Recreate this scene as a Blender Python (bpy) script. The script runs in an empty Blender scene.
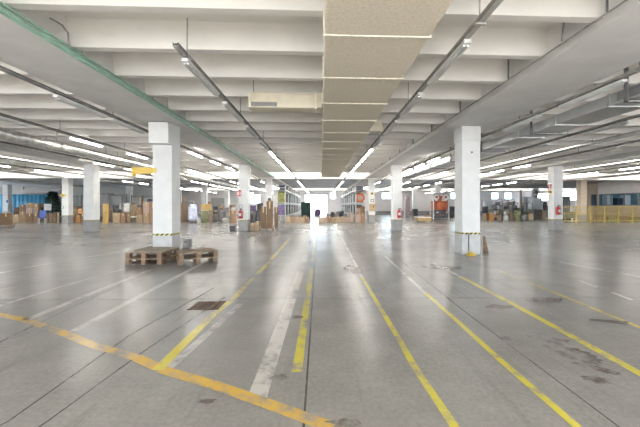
import bpy, bmesh, math, random
from mathutils import Vector, Matrix, noise
random.seed(7)
S = bpy.context.scene
COL = S.collection
PI = math.pi

# ------------------------------------------------------------------ camera model
F, PX, PY, CH, YAW = 325.0, 334.0, 206.0, 1.4, math.radians(2.3)
cs, sn = math.cos(YAW), math.sin(YAW)
def world(px, d):                      # lateral pixel at camera depth d -> X, Y
    xc = (px - PX) / F * d
    return xc * cs + d * sn, -xc * sn + d * cs
def flo(px, py, z=0.0):                # pixel on a horizontal plane at z
    d = F * (CH - z) / (py - PY)
    return world(px, d)
def at_y(px, Y):                       # X of a pixel column at world row Y
    d = Y / (cs - (px - PX) / F * sn)
    return world(px, d)[0]
def depth(py):
    return F * CH / (py - PY)

cam_d = bpy.data.cameras.new('camera')
cam = bpy.data.objects.new('camera', cam_d); COL.objects.link(cam)
cam.location = (0, 0, CH); cam.rotation_euler = (PI / 2, 0, -YAW)
cam_d.sensor_width = 36; cam_d.lens = F / 640 * 36
cam_d.shift_x = (320 - PX) / 640; cam_d.shift_y = (PY - 213.5) / 640
cam_d.clip_end = 400
S.camera = cam
S.view_settings.view_transform = 'Standard'; S.view_settings.look = 'None'
S.view_settings.gamma = 1; S.view_settings.exposure = 0.0
S.view_settings.use_curve_mapping = False

# ------------------------------------------------------------------ materials
MATS = {}
def mat(name, col, rough=0.6, metal=0.0, var=0.12, scale=6.0, bump=0.0, spec=0.5, col2=None):
    if name in MATS: return MATS[name]
    m = bpy.data.materials.new(name); m.use_nodes = True
    nt = m.node_tree; N = nt.nodes; L = nt.links
    b = N['Principled BSDF']
    b.inputs['Roughness'].default_value = rough; b.inputs['Metallic'].default_value = metal
    b.inputs['Specular IOR Level'].default_value = spec
    tc = N.new('ShaderNodeTexCoord'); nz = N.new('ShaderNodeTexNoise')
    nz.inputs['Scale'].default_value = scale; nz.inputs['Detail'].default_value = 4
    L.new(tc.outputs['Object'], nz.inputs['Vector'])
    rp = N.new('ShaderNodeValToRGB')
    c2 = col2 if col2 else tuple(min(1, c * (1 + var)) for c in col)
    c1 = col if col2 else tuple(c * (1 - var) for c in col)
    rp.color_ramp.elements[0].color = (*c1, 1); rp.color_ramp.elements[1].color = (*c2, 1)
    rp.color_ramp.elements[0].position = 0.32; rp.color_ramp.elements[1].position = 0.68
    L.new(nz.outputs['Fac'], rp.inputs['Fac']); L.new(rp.outputs['Color'], b.inputs['Base Color'])
    if bump:
        bp = N.new('ShaderNodeBump'); bp.inputs['Strength'].default_value = bump; bp.inputs['Distance'].default_value = 0.02
        L.new(nz.outputs['Fac'], bp.inputs['Height']); L.new(bp.outputs['Normal'], b.inputs['Normal'])
    MATS[name] = m
    return m

def emis(name, col, st):
    m = bpy.data.materials.new(name); m.use_nodes = True
    nt = m.node_tree; nt.nodes.clear()
    e = nt.nodes.new('ShaderNodeEmission'); e.inputs['Color'].default_value = (*col, 1); e.inputs['Strength'].default_value = st
    o = nt.nodes.new('ShaderNodeOutputMaterial'); nt.links.new(e.outputs[0], o.inputs[0])
    MATS[name] = m
    return m

def glass_mat():
    m = bpy.data.materials.new('window_glass'); m.use_nodes = True
    nt = m.node_tree; nt.nodes.clear(); N = nt.nodes; L = nt.links
    t = N.new('ShaderNodeBsdfTransparent'); g = N.new('ShaderNodeBsdfGlossy'); g.inputs['Roughness'].default_value = 0.03
    t.inputs['Color'].default_value = (0.86, 0.93, 0.95, 1)
    fw = N.new('ShaderNodeLayerWeight'); lw = N.new('ShaderNodeMath'); lw.operation = 'POWER'; lw.inputs[1].default_value = 4.0
    L.new(fw.outputs['Facing'], lw.inputs[0])
    mx = N.new('ShaderNodeMixShader'); o = N.new('ShaderNodeOutputMaterial')
    L.new(lw.outputs[0], mx.inputs[0]); L.new(t.outputs[0], mx.inputs[1]); L.new(g.outputs[0], mx.inputs[2]); L.new(mx.outputs[0], o.inputs[0])
    MATS['glass'] = m
    return m

def concrete_floor(name, paint=None, wear=0.5):
    """polished concrete, optionally under a worn coat of line paint"""
    m = bpy.data.materials.new(name); m.use_nodes = True
    nt = m.node_tree; N = nt.nodes; L = nt.links
    b = N['Principled BSDF']; b.inputs['Specular IOR Level'].default_value = 0.42
    tc = N.new('ShaderNodeTexCoord')
    def nz(sc, det=5, rough=0.6, vec=None):
        n = N.new('ShaderNodeTexNoise'); n.inputs['Scale'].default_value = sc; n.inputs['Detail'].default_value = det
        n.inputs['Roughness'].default_value = rough
        L.new(vec if vec else tc.outputs['Object'], n.inputs['Vector']); return n
    def ramp(src, p0, c0, p1, c1):
        r = N.new('ShaderNodeValToRGB'); r.color_ramp.elements[0].position = p0; r.color_ramp.elements[1].position = p1
        r.color_ramp.elements[0].color = (*c0, 1); r.color_ramp.elements[1].color = (*c1, 1)
        L.new(src, r.inputs['Fac']); return r
    def mix(kind, fac, a, bb):
        x = N.new('ShaderNodeMix'); x.data_type = 'RGBA'; x.blend_type = kind
        if isinstance(fac, (int, float)): x.inputs[0].default_value = fac
        else: L.new(fac, x.inputs[0])
        L.new(a, x.inputs[6])
        if isinstance(bb, tuple): x.inputs[7].default_value = (*bb, 1)
        else: L.new(bb, x.inputs[7])
        return x.outputs[2]
    big = nz(0.45); mid = nz(2.2, 6, 0.65); fine = nz(28, 5, 0.7)
    base = ramp(big.outputs['Fac'], 0.3, (0.228, 0.226, 0.222), 0.7, (0.305, 0.301, 0.294)).outputs['Color']
    md = ramp(mid.outputs['Fac'], 0.3, (0.84, 0.84, 0.845), 0.66, (1.05, 1.045, 1.04)).outputs['Color']
    base = mix('MULTIPLY', 1.0, base, md)
    fn = ramp(fine.outputs['Fac'], 0.3, (0.80, 0.80, 0.80), 0.7, (1.08, 1.08, 1.08)).outputs['Color']
    base = mix('MULTIPLY', 1.0, base, fn)
    # tyre and drag streaks along the hall
    mp = N.new('ShaderNodeMapping'); mp.inputs['Scale'].default_value = (3.0, 0.22, 1); L.new(tc.outputs['Object'], mp.inputs['Vector'])
    stn = nz(1.3, 6, 0.7, mp.outputs['Vector'])
    st = ramp(stn.outputs['Fac'], 0.56, (1, 1, 1), 0.75, (0.72, 0.71, 0.70)).outputs['Color']
    base = mix('MULTIPLY', 1.0, base, st)
    if paint:
        wn = nz(9, 6, 0.7); wn2 = nz(1.1, 3)
        ad = N.new('ShaderNodeMath'); ad.operation = 'ADD'; L.new(wn.outputs['Fac'], ad.inputs[0]); L.new(wn2.outputs['Fac'], ad.inputs[1])
        k = N.new('ShaderNodeMapRange'); k.inputs['From Min'].default_value = 0.62 + wear * 0.4; k.inputs['From Max'].default_value = 0.86 + wear * 0.4
        L.new(ad.outputs[0], k.inputs['Value'])
        base = mix('MIX', k.outputs['Result'], base, tuple(paint))
    L.new(base, b.inputs['Base Color'])
    b.inputs['Roughness'].default_value = 0.25
    MATS[name] = m
    return m

M = lambda n: MATS[n]
concrete_floor('floor_concrete')
concrete_floor('paint_yellow', (0.52, 0.46, 0.07), 0.42)
concrete_floor('paint_yellow_faint', (0.50, 0.43, 0.12), 0.62)
concrete_floor('paint_orange', (0.50, 0.33, 0.07), 0.52)
concrete_floor('paint_orange_faint', (0.5, 0.35, 0.14), 0.68)
concrete_floor('paint_white', (0.52, 0.51, 0.49), 0.4)
concrete_floor('paint_white_faint', (0.50, 0.49, 0.47), 0.6)
concrete_floor('joint_dark', (0.05, 0.048, 0.045), 0.15)
concrete_floor('stain_dark', (0.10, 0.088, 0.083), 0.48)
mat('yard', (0.34, 0.335, 0.33), 0.8, var=0.04, scale=2)
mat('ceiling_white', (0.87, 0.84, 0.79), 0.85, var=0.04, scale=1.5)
mat('ceiling_rear_dim', (0.50, 0.52, 0.55), 0.8, var=0.08, scale=1.5)  # dimness of the unlit rear hall put into a darker, bluer colour
mat('beam_white', (0.85, 0.835, 0.81), 0.8, var=0.05, scale=2)
mat('column_base_pale', (0.58, 0.575, 0.57), 0.65, var=0.08, scale=5)
mat('wall_white', (0.86, 0.82, 0.81), 0.8, var=0.05, scale=1)
mat('wall_tan', (0.56, 0.46, 0.35), 0.8, var=0.08)
mat('wall_office', (0.16, 0.27, 0.34), 0.7, var=0.15)
mat('wall_grey', (0.46, 0.46, 0.44), 0.8, var=0.1)
mat('column_tan', (0.62, 0.53, 0.42), 0.6, var=0.06)
mat('column_white', (0.79, 0.785, 0.77), 0.6, var=0.05, scale=3)
mat('column_base_grey', (0.33, 0.325, 0.315), 0.75, var=0.12, scale=5)
mat('black', (0.02, 0.02, 0.02), 0.5)
mat('yellow', (0.58, 0.41, 0.07), 0.5)
mat('rail_yellow', (0.56, 0.42, 0.12), 0.5)
mat('green_paint', (0.32, 0.52, 0.42), 0.5, var=0.2)
mat('galvanised', (0.46, 0.46, 0.45), 0.4, metal=0.8, var=0.2, scale=8)
mat('dark_steel', (0.12, 0.12, 0.125), 0.5, metal=0.5, var=0.2)
mat('tray_grey', (0.30, 0.295, 0.28), 0.6, metal=0.2, var=0.2)
mat('duct_fibre', (0.78, 0.70, 0.57), 0.8, var=0.09, scale=30, bump=0.35)
mat('duct_band', (0.80, 0.73, 0.61), 0.7, var=0.15, scale=20, bump=0.4)
mat('duct_beige', (0.66, 0.60, 0.47), 0.6, var=0.06)
mat('steel_duct', (0.55, 0.56, 0.57), 0.32, metal=0.9, var=0.1, scale=2)
mat('foil', (0.62, 0.60, 0.56), 0.35, metal=0.7, var=0.25, scale=9, bump=0.8)
mat('white_enamel', (0.84, 0.84, 0.82), 0.4, var=0.03)
mat('cardboard', (0.302, 0.216, 0.137), 0.8, var=0.15)
mat('cardboard_light', (0.418, 0.317, 0.209), 0.8, var=0.12)
mat('cardboard_dark', (0.18, 0.115, 0.068), 0.8, var=0.18)
mat('cardboard_red', (0.259, 0.158, 0.101), 0.8, var=0.2)
mat('cardboard_pink', (0.403, 0.295, 0.238), 0.8, var=0.15)
mat('tape_tan', (0.62, 0.47, 0.27), 0.4)
mat('wood', (0.21, 0.155, 0.105), 0.75, var=0.3, scale=10)
mat('plywood', (0.33, 0.28, 0.22), 0.7, var=0.2, scale=5)
mat('wood_dark', (0.19, 0.125, 0.08), 0.75, var=0.3, scale=10)
mat('wood_yellow', (0.475, 0.31, 0.094), 0.5, var=0.12, scale=5)
mat('red', (0.42, 0.03, 0.03), 0.4)
mat('red_orange', (0.475, 0.122, 0.05), 0.55, var=0.35, scale=7)
mat('white_plastic', (0.82, 0.82, 0.81), 0.5)
mat('blue_white', (0.42, 0.47, 0.68), 0.5, var=0.6, scale=5, col2=(0.86, 0.87, 0.92))
mat('blue_tarp', (0.043, 0.202, 0.331), 0.5, var=0.2, scale=1)
mat('blue', (0.05, 0.09, 0.30), 0.6, var=0.3)
mat('purple', (0.202, 0.144, 0.288), 0.5, var=0.4, scale=5)
mat('dark_green', (0.012, 0.045, 0.028), 0.7, var=0.4)
mat('tarp_green', (0.012, 0.06, 0.05), 0.55, var=0.4, scale=3)
mat('bark', (0.10, 0.07, 0.05), 0.9)
mat('machine_grey', (0.245, 0.252, 0.245), 0.5, var=0.35, scale=4)
mat('machine_green', (0.173, 0.194, 0.158), 0.5, var=0.4, scale=5)
mat('machine_white', (0.70, 0.73, 0.78), 0.4, var=0.06)
mat('grey_panel', (0.46, 0.48, 0.46), 0.5, var=0.12)
mat('rack_white', (0.74, 0.76, 0.74), 0.5, var=0.05)
mat('goods_blue', (0.043, 0.058, 0.094), 0.6, var=0.4)
mat('goods_grey', (0.094, 0.097, 0.101), 0.6, var=0.4)
mat('goods_green', (0.05, 0.079, 0.065), 0.6, var=0.4)
mat('goods_olive', (0.288, 0.274, 0.086), 0.6, var=0.5, scale=8)
mat('orange', (0.446, 0.216, 0.072), 0.5, var=0.15)
mat('bag_white', (0.547, 0.533, 0.504), 0.5, var=0.15, bump=0.4)
mat('bag_grey', (0.288, 0.274, 0.274), 0.5, var=0.3, bump=0.4)
mat('bag_dark', (0.05, 0.047, 0.058), 0.4, var=0.6, bump=0.4)
mat('olive_drum', (0.187, 0.202, 0.101), 0.5, var=0.3)
mat('pink_grey', (0.48, 0.40, 0.44), 0.5, var=0.3)
mat('notice', (0.50, 0.36, 0.18), 0.7, var=0.3, scale=14)
mat('iron', (0.10, 0.075, 0.06), 0.6, metal=0.3, var=0.4, scale=20)
glass_mat()
def opal_mat():
    m = bpy.data.materials.new('tinted_rooflight'); m.use_nodes = True
    nt = m.node_tree; nt.nodes.clear()
    t = nt.nodes.new('ShaderNodeBsdfTranslucent'); t.inputs['Color'].default_value = (0.42, 0.405, 0.385, 1)
    o = nt.nodes.new('ShaderNodeOutputMaterial'); nt.links.new(t.outputs[0], o.inputs[0])
    MATS['opal'] = m
opal_mat()
emis('tube_lit', (1.0, 0.965, 0.90), 46.0)
mat('tube_off', (0.80, 0.80, 0.78), 0.3)

def tape_mat():
    m = bpy.data.materials.new('hazard_tape'); m.use_nodes = True
    nt = m.node_tree; N = nt.nodes; L = nt.links; b = N['Principled BSDF']
    tc = N.new('ShaderNodeTexCoord'); sp = N.new('ShaderNodeSeparateXYZ'); L.new(tc.outputs['Object'], sp.inputs[0])
    a = N.new('ShaderNodeMath'); a.operation = 'ADD'; L.new(sp.outputs['X'], a.inputs[0]); L.new(sp.outputs['Y'], a.inputs[1])
    a2 = N.new('ShaderNodeMath'); a2.operation = 'SUBTRACT'; L.new(a.outputs[0], a2.inputs[0]); L.new(sp.outputs['Z'], a2.inputs[1])
    f = N.new('ShaderNodeMath'); f.operation = 'MULTIPLY'; L.new(a2.outputs[0], f.inputs[0]); f.inputs[1].default_value = 7.6
    g = N.new('ShaderNodeMath'); g.operation = 'FRACT'; L.new(f.outputs[0], g.inputs[0])
    h = N.new('ShaderNodeMath'); h.operation = 'GREATER_THAN'; L.new(g.outputs[0], h.inputs[0]); h.inputs[1].default_value = 0.6
    x = N.new('ShaderNodeMix'); x.data_type = 'RGBA'; L.new(h.outputs[0], x.inputs[0])
    x.inputs[6].default_value = (0.02, 0.02, 0.02, 1); x.inputs[7].default_value = (0.75, 0.68, 0.15, 1)
    L.new(x.outputs[2], b.inputs['Base Color'])
    MATS['hazard'] = m
tape_mat()

# ------------------------------------------------------------------ mesh helpers
class MB:
    def __init__(s): s.bm = bmesh.new()
    def box(s, c, size, rz=0, bevel=0, rx=0, ry=0):
        r = bmesh.ops.create_cube(s.bm, size=1)
        vs = r['verts']
        mt = Matrix.Translation(c) @ Matrix.Rotation(rz, 4, 'Z') @ Matrix.Rotation(ry, 4, 'Y') @ Matrix.Rotation(rx, 4, 'X') @ Matrix.Diagonal((*size, 1))
        bmesh.ops.transform(s.bm, matrix=mt, verts=vs)
        if bevel:
            es = list({e for v in vs for e in v.link_edges})
            bmesh.ops.bevel(s.bm, geom=es, offset=bevel, segments=2, affect='EDGES', profile=0.6)
        return s
    def b2(s, x0, x1, y0, y1, z0, z1, bevel=0):
        return s.box(((x0 + x1) / 2, (y0 + y1) / 2, (z0 + z1) / 2), (x1 - x0, y1 - y0, z1 - z0), bevel=bevel)
    def cyl(s, p0, p1, r, n=14, r2=None):
        p0, p1 = Vector(p0), Vector(p1); d = p1 - p0
        res = bmesh.ops.create_cone(s.bm, cap_ends=True, segments=n, radius1=r, radius2=r if r2 is None else r2, depth=d.length)
        q = Vector((0, 0, 1)).rotation_difference(d.normalized()).to_matrix().to_4x4()
        bmesh.ops.transform(s.bm, matrix=Matrix.Translation((p0 + p1) / 2) @ q, verts=res['verts'])
        return s
    def path(s, pts, r, n=8):
        for a, b in zip(pts[:-1], pts[1:]): s.cyl(a, b, r, n)
        for p in pts[1:-1]:
            res = bmesh.ops.create_icosphere(s.bm, subdivisions=1, radius=r)
            bmesh.ops.translate(s.bm, vec=p, verts=res['verts'])
        return s
    def lathe(s, prof, n=20, c=(0, 0, 0)):
        rings = []
        for r, z in prof:
            rings.append([s.bm.verts.new((c[0] + r * math.cos(2 * PI * k / n), c[1] + r * math.sin(2 * PI * k / n), c[2] + z)) for k in range(n)])
        for a, b in zip(rings[:-1], rings[1:]):
            for k in range(n): s.bm.faces.new((a[k], a[(k + 1) % n], b[(k + 1) % n], b[k]))
        s.bm.faces.new(list(reversed(rings[0]))); s.bm.faces.new(rings[-1])
        return s
    def lump(s, c, size, seed=0, amp=0.24, sub=3, flat=True):
        res = bmesh.ops.create_icosphere(s.bm, subdivisions=sub, radius=1)
        for v in res['verts']:
            n = noise.noise(v.co * 1.6 + Vector((seed * 3.1, seed * 1.7, 0))) + 0.5 * noise.noise(v.co * 4 + Vector((seed, 9, seed)))
            p = v.co
            q = Vector((math.copysign(abs(p.x) ** 0.5, p.x), math.copysign(abs(p.y) ** 0.5, p.y), math.copysign(abs(p.z) ** 0.55, p.z)))
            q *= 0.92 + amp * n
            z = q.z
            if flat and z < -0.8: z = -0.8
            v.co = Vector((c[0] + q.x * size[0] / 2, c[1] + q.y * size[1] / 2, c[2] + (z + 0.8) * size[2] / 1.75))
        return s
    def done(s, name, m, parent=None, smooth=False, loc=None):
        bmesh.ops.recalc_face_normals(s.bm, faces=s.bm.faces)
        me = bpy.data.meshes.new(name); s.bm.to_mesh(me); s.bm.free()
        if smooth:
            for p in me.polygons: p.use_smooth = True
        me.materials.append(MATS[m] if isinstance(m, str) else m)
        o = bpy.data.objects.new(name, me); COL.objects.link(o)
        if parent: o.parent = parent
        if loc: o.location = loc
        return o

def tag(o, label, cat, group=None, kind=None):
    o['label'] = label; o['category'] = cat
    if group: o['group'] = group
    if kind: o['kind'] = kind
    return o
def struct(o, label=None):
    o['kind'] = 'structure'
    if label: o['label'] = label
    return o
def thing(name, label, cat, loc=(0, 0, 0), rz=0, group=None, kind=None):
    o = bpy.data.objects.new(name, None); COL.objects.link(o)
    o.empty_display_size = 0.2
    o.location = loc; o.rotation_euler = (0, 0, rz)
    return tag(o, label, cat, group, kind)
def dup(root, loc, rz=None, label=None, group=None):
    r = root.copy(); COL.objects.link(r); r.location = loc
    if rz is not None: r.rotation_euler = (0, 0, rz)
    if label: r['label'] = label
    if group: r['group'] = group
    for ch in list(root.children):
        c = ch.copy(); COL.objects.link(c); c.parent = r
        for g in list(ch.children):
            q = g.copy(); COL.objects.link(q); q.parent = c
    return r

# ------------------------------------------------------------------ the setting
XL, XR, XB, YF, YB = -42.0, 28.8, 37.0, -9.0, 55.0
ZS, ZJ, ZB = 4.25, 3.84, 3.72      # slab soffit, joist soffit, beam soffit
SKY = [(24.2, 26.7), (44.6, 46.6)]   # rooflight slots across the hall

fl = struct(MB().b2(XL - .3, XB + .3, YF - .3, YB + .3, -0.3, 0).done('floor', 'floor_concrete'))
struct(MB().b2(-120, 120, -90, 140, -0.5, -0.31).done('ground', 'yard'))
struct(MB().b2(-8, 7, YB + .3, YB + 16, -0.31, -0.01).done('path', 'yard'))

# ceiling: slab, tee ribs, beams
sl = MB(); sl.b2(XL - .3, XB + .3, YF - .3, SKY[0][0], ZS, ZS + .1)
ceil = struct(sl.done('ceiling', 'ceiling_white'))
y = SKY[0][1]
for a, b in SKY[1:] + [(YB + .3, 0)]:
    MB().b2(XL - .3, XB + .3, y, a, ZS, ZS + .1).done('rear_slab', 'ceiling_rear_dim', ceil); y = b
BEAMS = [(-5.13, -3.86), (3.66, 5.13), (-13.4, -12.1), (13.25, 14.55), (-21.7, -20.4), (22.2, 23.5), (-30.1, -28.8)]
yj = 4.13 - 1.08 * 11
k = 0
while yj < YB - .5:
    if not any(a - .2 < yj < b + .2 for a, b in SKY) and yj > YF:
        m = MB(); v = m.bm.verts.new
        x0, x1 = XL, XB
        pr = [(-.12, ZS), (.12, ZS), (.065, ZJ), (-.065, ZJ)]
        A = [v((x0, yj + p, z)) for p, z in pr]; B = [v((x1, yj + p, z)) for p, z in pr]
        for q in range(4): m.bm.faces.new((A[q], A[(q + 1) % 4], B[(q + 1) % 4], B[q]))
        m.bm.faces.new(A); m.bm.faces.new(list(reversed(B)))
        m.done('joist', 'ceiling_white' if yj < SKY[0][1] else 'ceiling_rear_dim', ceil)
    yj += 1.08
for a, b in BEAMS:
    MB().b2(a, b, YF, YB, ZB, ZS + .05, bevel=0.02).done('beam', 'beam_white', ceil)
for a, b in SKY:
    MB().b2(XL, XB, b, b + .3, 3.62, ZS + .05).done('cross_beam', 'ceiling_white', ceil)

for a, b in SKY:
    MB().b2(XL, XB, a, b, ZS + .06, ZS + .07).done('rooflight_pane', 'opal', ceil)

def wall_run(name, m, axis, pos, thick, a, b, holes, z1=ZS + .1, z0=0.0):
    """a wall along an axis with rectangular holes (a0, a1, z0, z1)"""
    w = MB()
    def bx(p, q, lo, hi):
        if q - p < 1e-3 or hi - lo < 1e-3: return
        if axis == 'x': w.b2(p, q, pos, pos + thick, lo, hi)
        else: w.b2(pos, pos + thick, p, q, lo, hi)
    cur = a
    for h0, h1, lo, hi in sorted(holes):
        bx(cur, h0, z0, z1); bx(h0, h1, z0, lo); bx(h0, h1, hi, z1); cur = h1
    bx(cur, b, z0, z1)
    return struct(w.done(name, m))

def portal(c, sx, sy, rot):
    l = bpy.data.lights.new('daylight_portal', 'AREA'); l.shape = 'RECTANGLE'; l.size = sx; l.size_y = sy
    l.cycles.is_portal = True
    o = bpy.data.objects.new('daylight_portal', l); COL.objects.link(o); o.location = c; o.rotation_euler = rot

door_x = (at_y(305, YB), at_y(327, YB)); door_h = 3.32
win = []
for p0, p1 in ((330.2, 335.8), (382, 391), (451, 457), (491.6, 498.6), (504.8, 512), (250, 260.5)):
    win.append((at_y(p0, YB), at_y(p1, YB), 2.6 if p0 != 250 else 1.75, 3.72 if p0 != 250 else 3.3))
wall_run('wall_back', 'wall_white', 'x', YB, .25, XL, XB, [(door_x[0], door_x[1], 0, door_h)] + win)
def framed(name, x0, x1, z0, z1, nx, nz):
    f = MB(); t = .05; yy = YB + .1
    f.b2(x0, x0 + t, yy, yy + .06, z0, z1); f.b2(x1 - t, x1, yy, yy + .06, z0, z1)
    f.b2(x0 + t, x1 - t, yy, yy + .06, z0, z0 + t); f.b2(x0 + t, x1 - t, yy, yy + .06, z1 - t, z1)
    for i in range(1, nx): f.b2(x0 + (x1 - x0) * i / nx - .02, x0 + (x1 - x0) * i / nx + .02, yy, yy + .05, z0 + t, z1 - t)
    o = struct(f.done(name, 'white_enamel'))
    MB().b2(x0 + t, x1 - t, yy + .02, yy + .03, z0 + t, z1 - t).done('pane', 'glass', o)
    return o
for i, (a, b, z0, z1) in enumerate(win):
    framed(f'window_{i+1 if i < 5 else 7}', a, b, z0, z1, 2, 1)
    portal(((a + b) / 2, YB + .02, (z0 + z1) / 2), b - a, z1 - z0, (-PI / 2, 0, 0))
d1 = MB()
d1.b2(door_x[0] - .14, door_x[0], YB - .06, YB, 0, door_h + .14); d1.b2(door_x[1], door_x[1] + .14, YB - .06, YB, 0, door_h + .14)
d1.b2(door_x[0], door_x[1], YB - .06, YB, door_h, door_h + .14)
struct(d1.done('door_1', 'grey_panel'), 'wide open loading doorway in the far wall, blown out by daylight')
portal(((door_x[0] + door_x[1]) / 2, YB + .02, door_h / 2), door_x[1] - door_x[0], door_h, (-PI / 2, 0, 0))
# a closed pale door in the far wall
a, b = at_y(211, YB), at_y(224, YB)
d2 = struct(MB().b2(a + .1, b - .1, YB - .05, YB - .002, 0, 2.65).done('door_2', 'grey_panel'))
fr = MB(); fr.b2(a, a + .1, YB - .08, YB - .002, 0, 2.75); fr.b2(b - .1, b, YB - .08, YB - .002, 0, 2.75); fr.b2(a + .1, b - .1, YB - .08, YB - .002, 2.65, 2.75)
fr.done('door_frame', 'wall_grey', d2)
struct(MB().b2(2.9, XB, YB - .04, YB - .001, 0, .55).done('baseboard_back', 'column_base_grey'))

front_holes = [(x, x + 5.2, 0.0, 3.5) for x in (-38, -30, -22, -14, -6, 2, 10, 18)]
wall_run('wall_front', 'wall_white', 'x', YF - .25, .25, XL, XB, front_holes)
for h in front_holes: portal(((h[0] + h[1]) / 2, YF - .02, 1.75), 5.2, 3.5, (PI / 2, 0, 0))
left_holes = [(y, y + 5, 0.9, 3.6) for y in (-7, 0, 7, 14, 21, 28, 35, 48)]
wall_run('wall_left', 'wall_white', 'y', XL - .25, .25, YF, YB, left_holes)
for h in left_holes: portal((XL + .02, (h[0] + h[1]) / 2, 2.25), 2.7, 5, (0, -PI / 2, 0))
# office strip along the right wall
OY0, OY1 = 20.0, 32.7
right_holes = [(y, y + 5, 0.9, 3.6) for y in (-7, 0, 7, 13.5)] + [(OY0, OY1 - .06, 1.42, 2.62)]
wall_run('wall_right', 'wall_white', 'y', XR, .2, YF, OY1, right_holes)
for h in right_holes[:4]: portal((XR - .02, (h[0] + h[1]) / 2, 2.25), 2.7, 5, (0, PI / 2, 0))
struct(MB().b2(XR - .03, XR - .002, OY0 - 2, OY1, 0, 1.40).done('baseboard_right', 'wall_tan'))
wall_run('wall_return', 'wall_tan', 'x', OY1, .2, XR - 1.1, XB, [])
struct(MB().b2(XR + .2, XR + 4.2, OY1 - .03, OY1 - .002, 0, ZS - .002).done('wall_office_end', 'wall_office'))
w8 = MB(); w8.b2(XR - .78, XR - .74, OY1 - .06, OY1 - .002, 1.42, 2.62); w8.b2(XR - .2, XR - .16, OY1 - .06, OY1 - .002, 1.42, 2.62); w8.b2(XR - .74, XR - .2, OY1 - .06, OY1 - .002, 1.42, 1.47); w8.b2(XR - .74, XR - .2, OY1 - .06, OY1 - .002, 2.57, 2.62)
w8 = struct(w8.done('window_8', 'tray_grey')); MB().b2(XR - .74, XR - .2, OY1 - .03, OY1 - .004, 1.47, 2.57).done('pane', 'goods_blue', w8)
rr_holes = [(y, y + 4.2, 2.3, 3.5) for y in (40.5, 45.2, 50)]
wall_run('wall_right_rear', 'wall_white', 'y', XB, .25, OY1, YB, rr_holes)
for h in rr_holes: portal((XB - .02, (h[0] + h[1]) / 2, 2.9), 1.2, 4.2, (0, PI / 2, 0))
wall_run('wall_office_rear', 'wall_office', 'y', XR + 4.2, .2, OY0 - 4, OY1, [])
w6 = MB()
yy = OY0
n = 9
for i in range(n + 1):
    y = OY0 + (OY1 - .06 - OY0) * i / n
    w6.b2(XR + .04, XR + .12, y - .035, y + .035, 1.42, 2.62)
w6.b2(XR + .04, XR + .12, OY0, OY1 - .06, 1.42, 1.49); w6.b2(XR + .04, XR + .12, OY0, OY1 - .06, 2.55, 2.62)
w6 = struct(w6.done('window_6', 'tray_grey'), 'strip of dark office glazing in the side wall')
MB().b2(XR + .07, XR + .08, OY0 + .04, OY1 - .064, 1.49, 2.55).done('pane', 'glass', w6)
OFFICE = True
# grey partition behind the stored cartons
xp = at_y(181, 43)
wall_run('wall_partition', 'wall_grey', 'x', 43, .2, XL, xp, [])
for a, b in []:
    portal((( XL + XB) / 2, (a + b) / 2, ZS + .12), XB - XL, b - a, (0, 0, 0))

# ------------------------------------------------------------------ marks painted on the floor (parts of the floor)
def strip(name, pts, m, w, z=0.002, label=None):
    """a painted strip through pixel points; w in metres"""
    P = [Vector((*flo(*p), 0)) for p in pts]
    wl = [w] * len(P) if not isinstance(w, (list, tuple)) else w
    b = MB(); v = b.bm.verts.new; L_, R_ = [], []
    for i, p in enumerate(P):
        t = ((P[min(i + 1, len(P) - 1)] - P[max(i - 1, 0)])).normalized(); n = Vector((-t.y, t.x, 0)) * wl[i] / 2
        L_.append(v((p.x + n.x, p.y + n.y, z))); R_.append(v((p.x - n.x, p.y - n.y, z)))
    for i in range(len(P) - 1): b.bm.faces.new((R_[i], R_[i + 1], L_[i + 1], L_[i]))
    o = b.done(name, m, fl)
    if label: o['label'] = label
    return o
strip('painted_line', [(-30, 309), (0, 315), (22, 319), (61, 332), (92, 345), (118, 352)], 'paint_orange', .10, label='worn orange line curving across the floor, end by the pallets')
strip('painted_line', [(118, 352), (137, 358)], 'paint_orange_faint', .10, label='faded gap of the orange curving line')
strip('painted_line', [(137, 358), (166, 371), (214, 385), (265.6, 403), (335.7, 429), (350, 436)], 'paint_orange', .105, z=.0028, label='worn orange line curving across the floor, end below the camera')
strip('painted_line', [(157.5, 370), (214, 314), (230.6, 301)], 'paint_yellow', .10, z=.0032, label='yellow line starting at the orange curve near the floor grate')
strip('painted_line', [(230.6, 301), (263.5, 268), (290, 238)], 'paint_yellow_faint', .09, label='faint far end of the yellow line beside the floor grate')
strip('painted_line', [(168.5, 368), (214, 328), (240, 304)], 'paint_white_faint', .09, z=.0024, label='rubbed white line running beside a yellow line')
strip('painted_line', [(257, 398), (298.5, 278), (306, 255)], 'paint_white', [.145, .145, .13], label='broad white line on the floor beside the centre seam')
strip('painted_line', [(297, 372), (309.4, 284)], 'paint_yellow', .085, label='short bright yellow line beside the dark floor seam')
strip('painted_line', [(309.4, 284), (315, 240)], 'paint_yellow_faint', .08, label='faint far end of the short yellow line')
strip('painted_line', [(474, 459), (454.7, 427), (414, 366), (400, 341), (361.9, 277)], 'paint_yellow', .062, label='long yellow line starting nearest the centre seam')
strip('painted_line', [(361.9, 277), (342, 238)], 'paint_white_faint', .06, label='thin white end of the long yellow line')
strip('painted_line', [(610, 455), (577.4, 427), (500.7, 360.5), (454.7, 318.8), (425, 293)], 'paint_yellow', .062, label='yellow line aiming at the column with the yellow foot')
strip('painted_line', [(425, 293), (385, 256)], 'paint_white_faint', .06, label='thin white end of the second long line')
strip('painted_line', [(700, 406.5), (640, 373.6), (516, 305.7), (461, 277)], 'paint_yellow', .09, label='yellow line beyond the dark scuffed patch')
strip('painted_line', [(461, 277), (432, 262)], 'paint_white_faint', .06, label='white end of the line beyond the scuffed patch')
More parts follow.
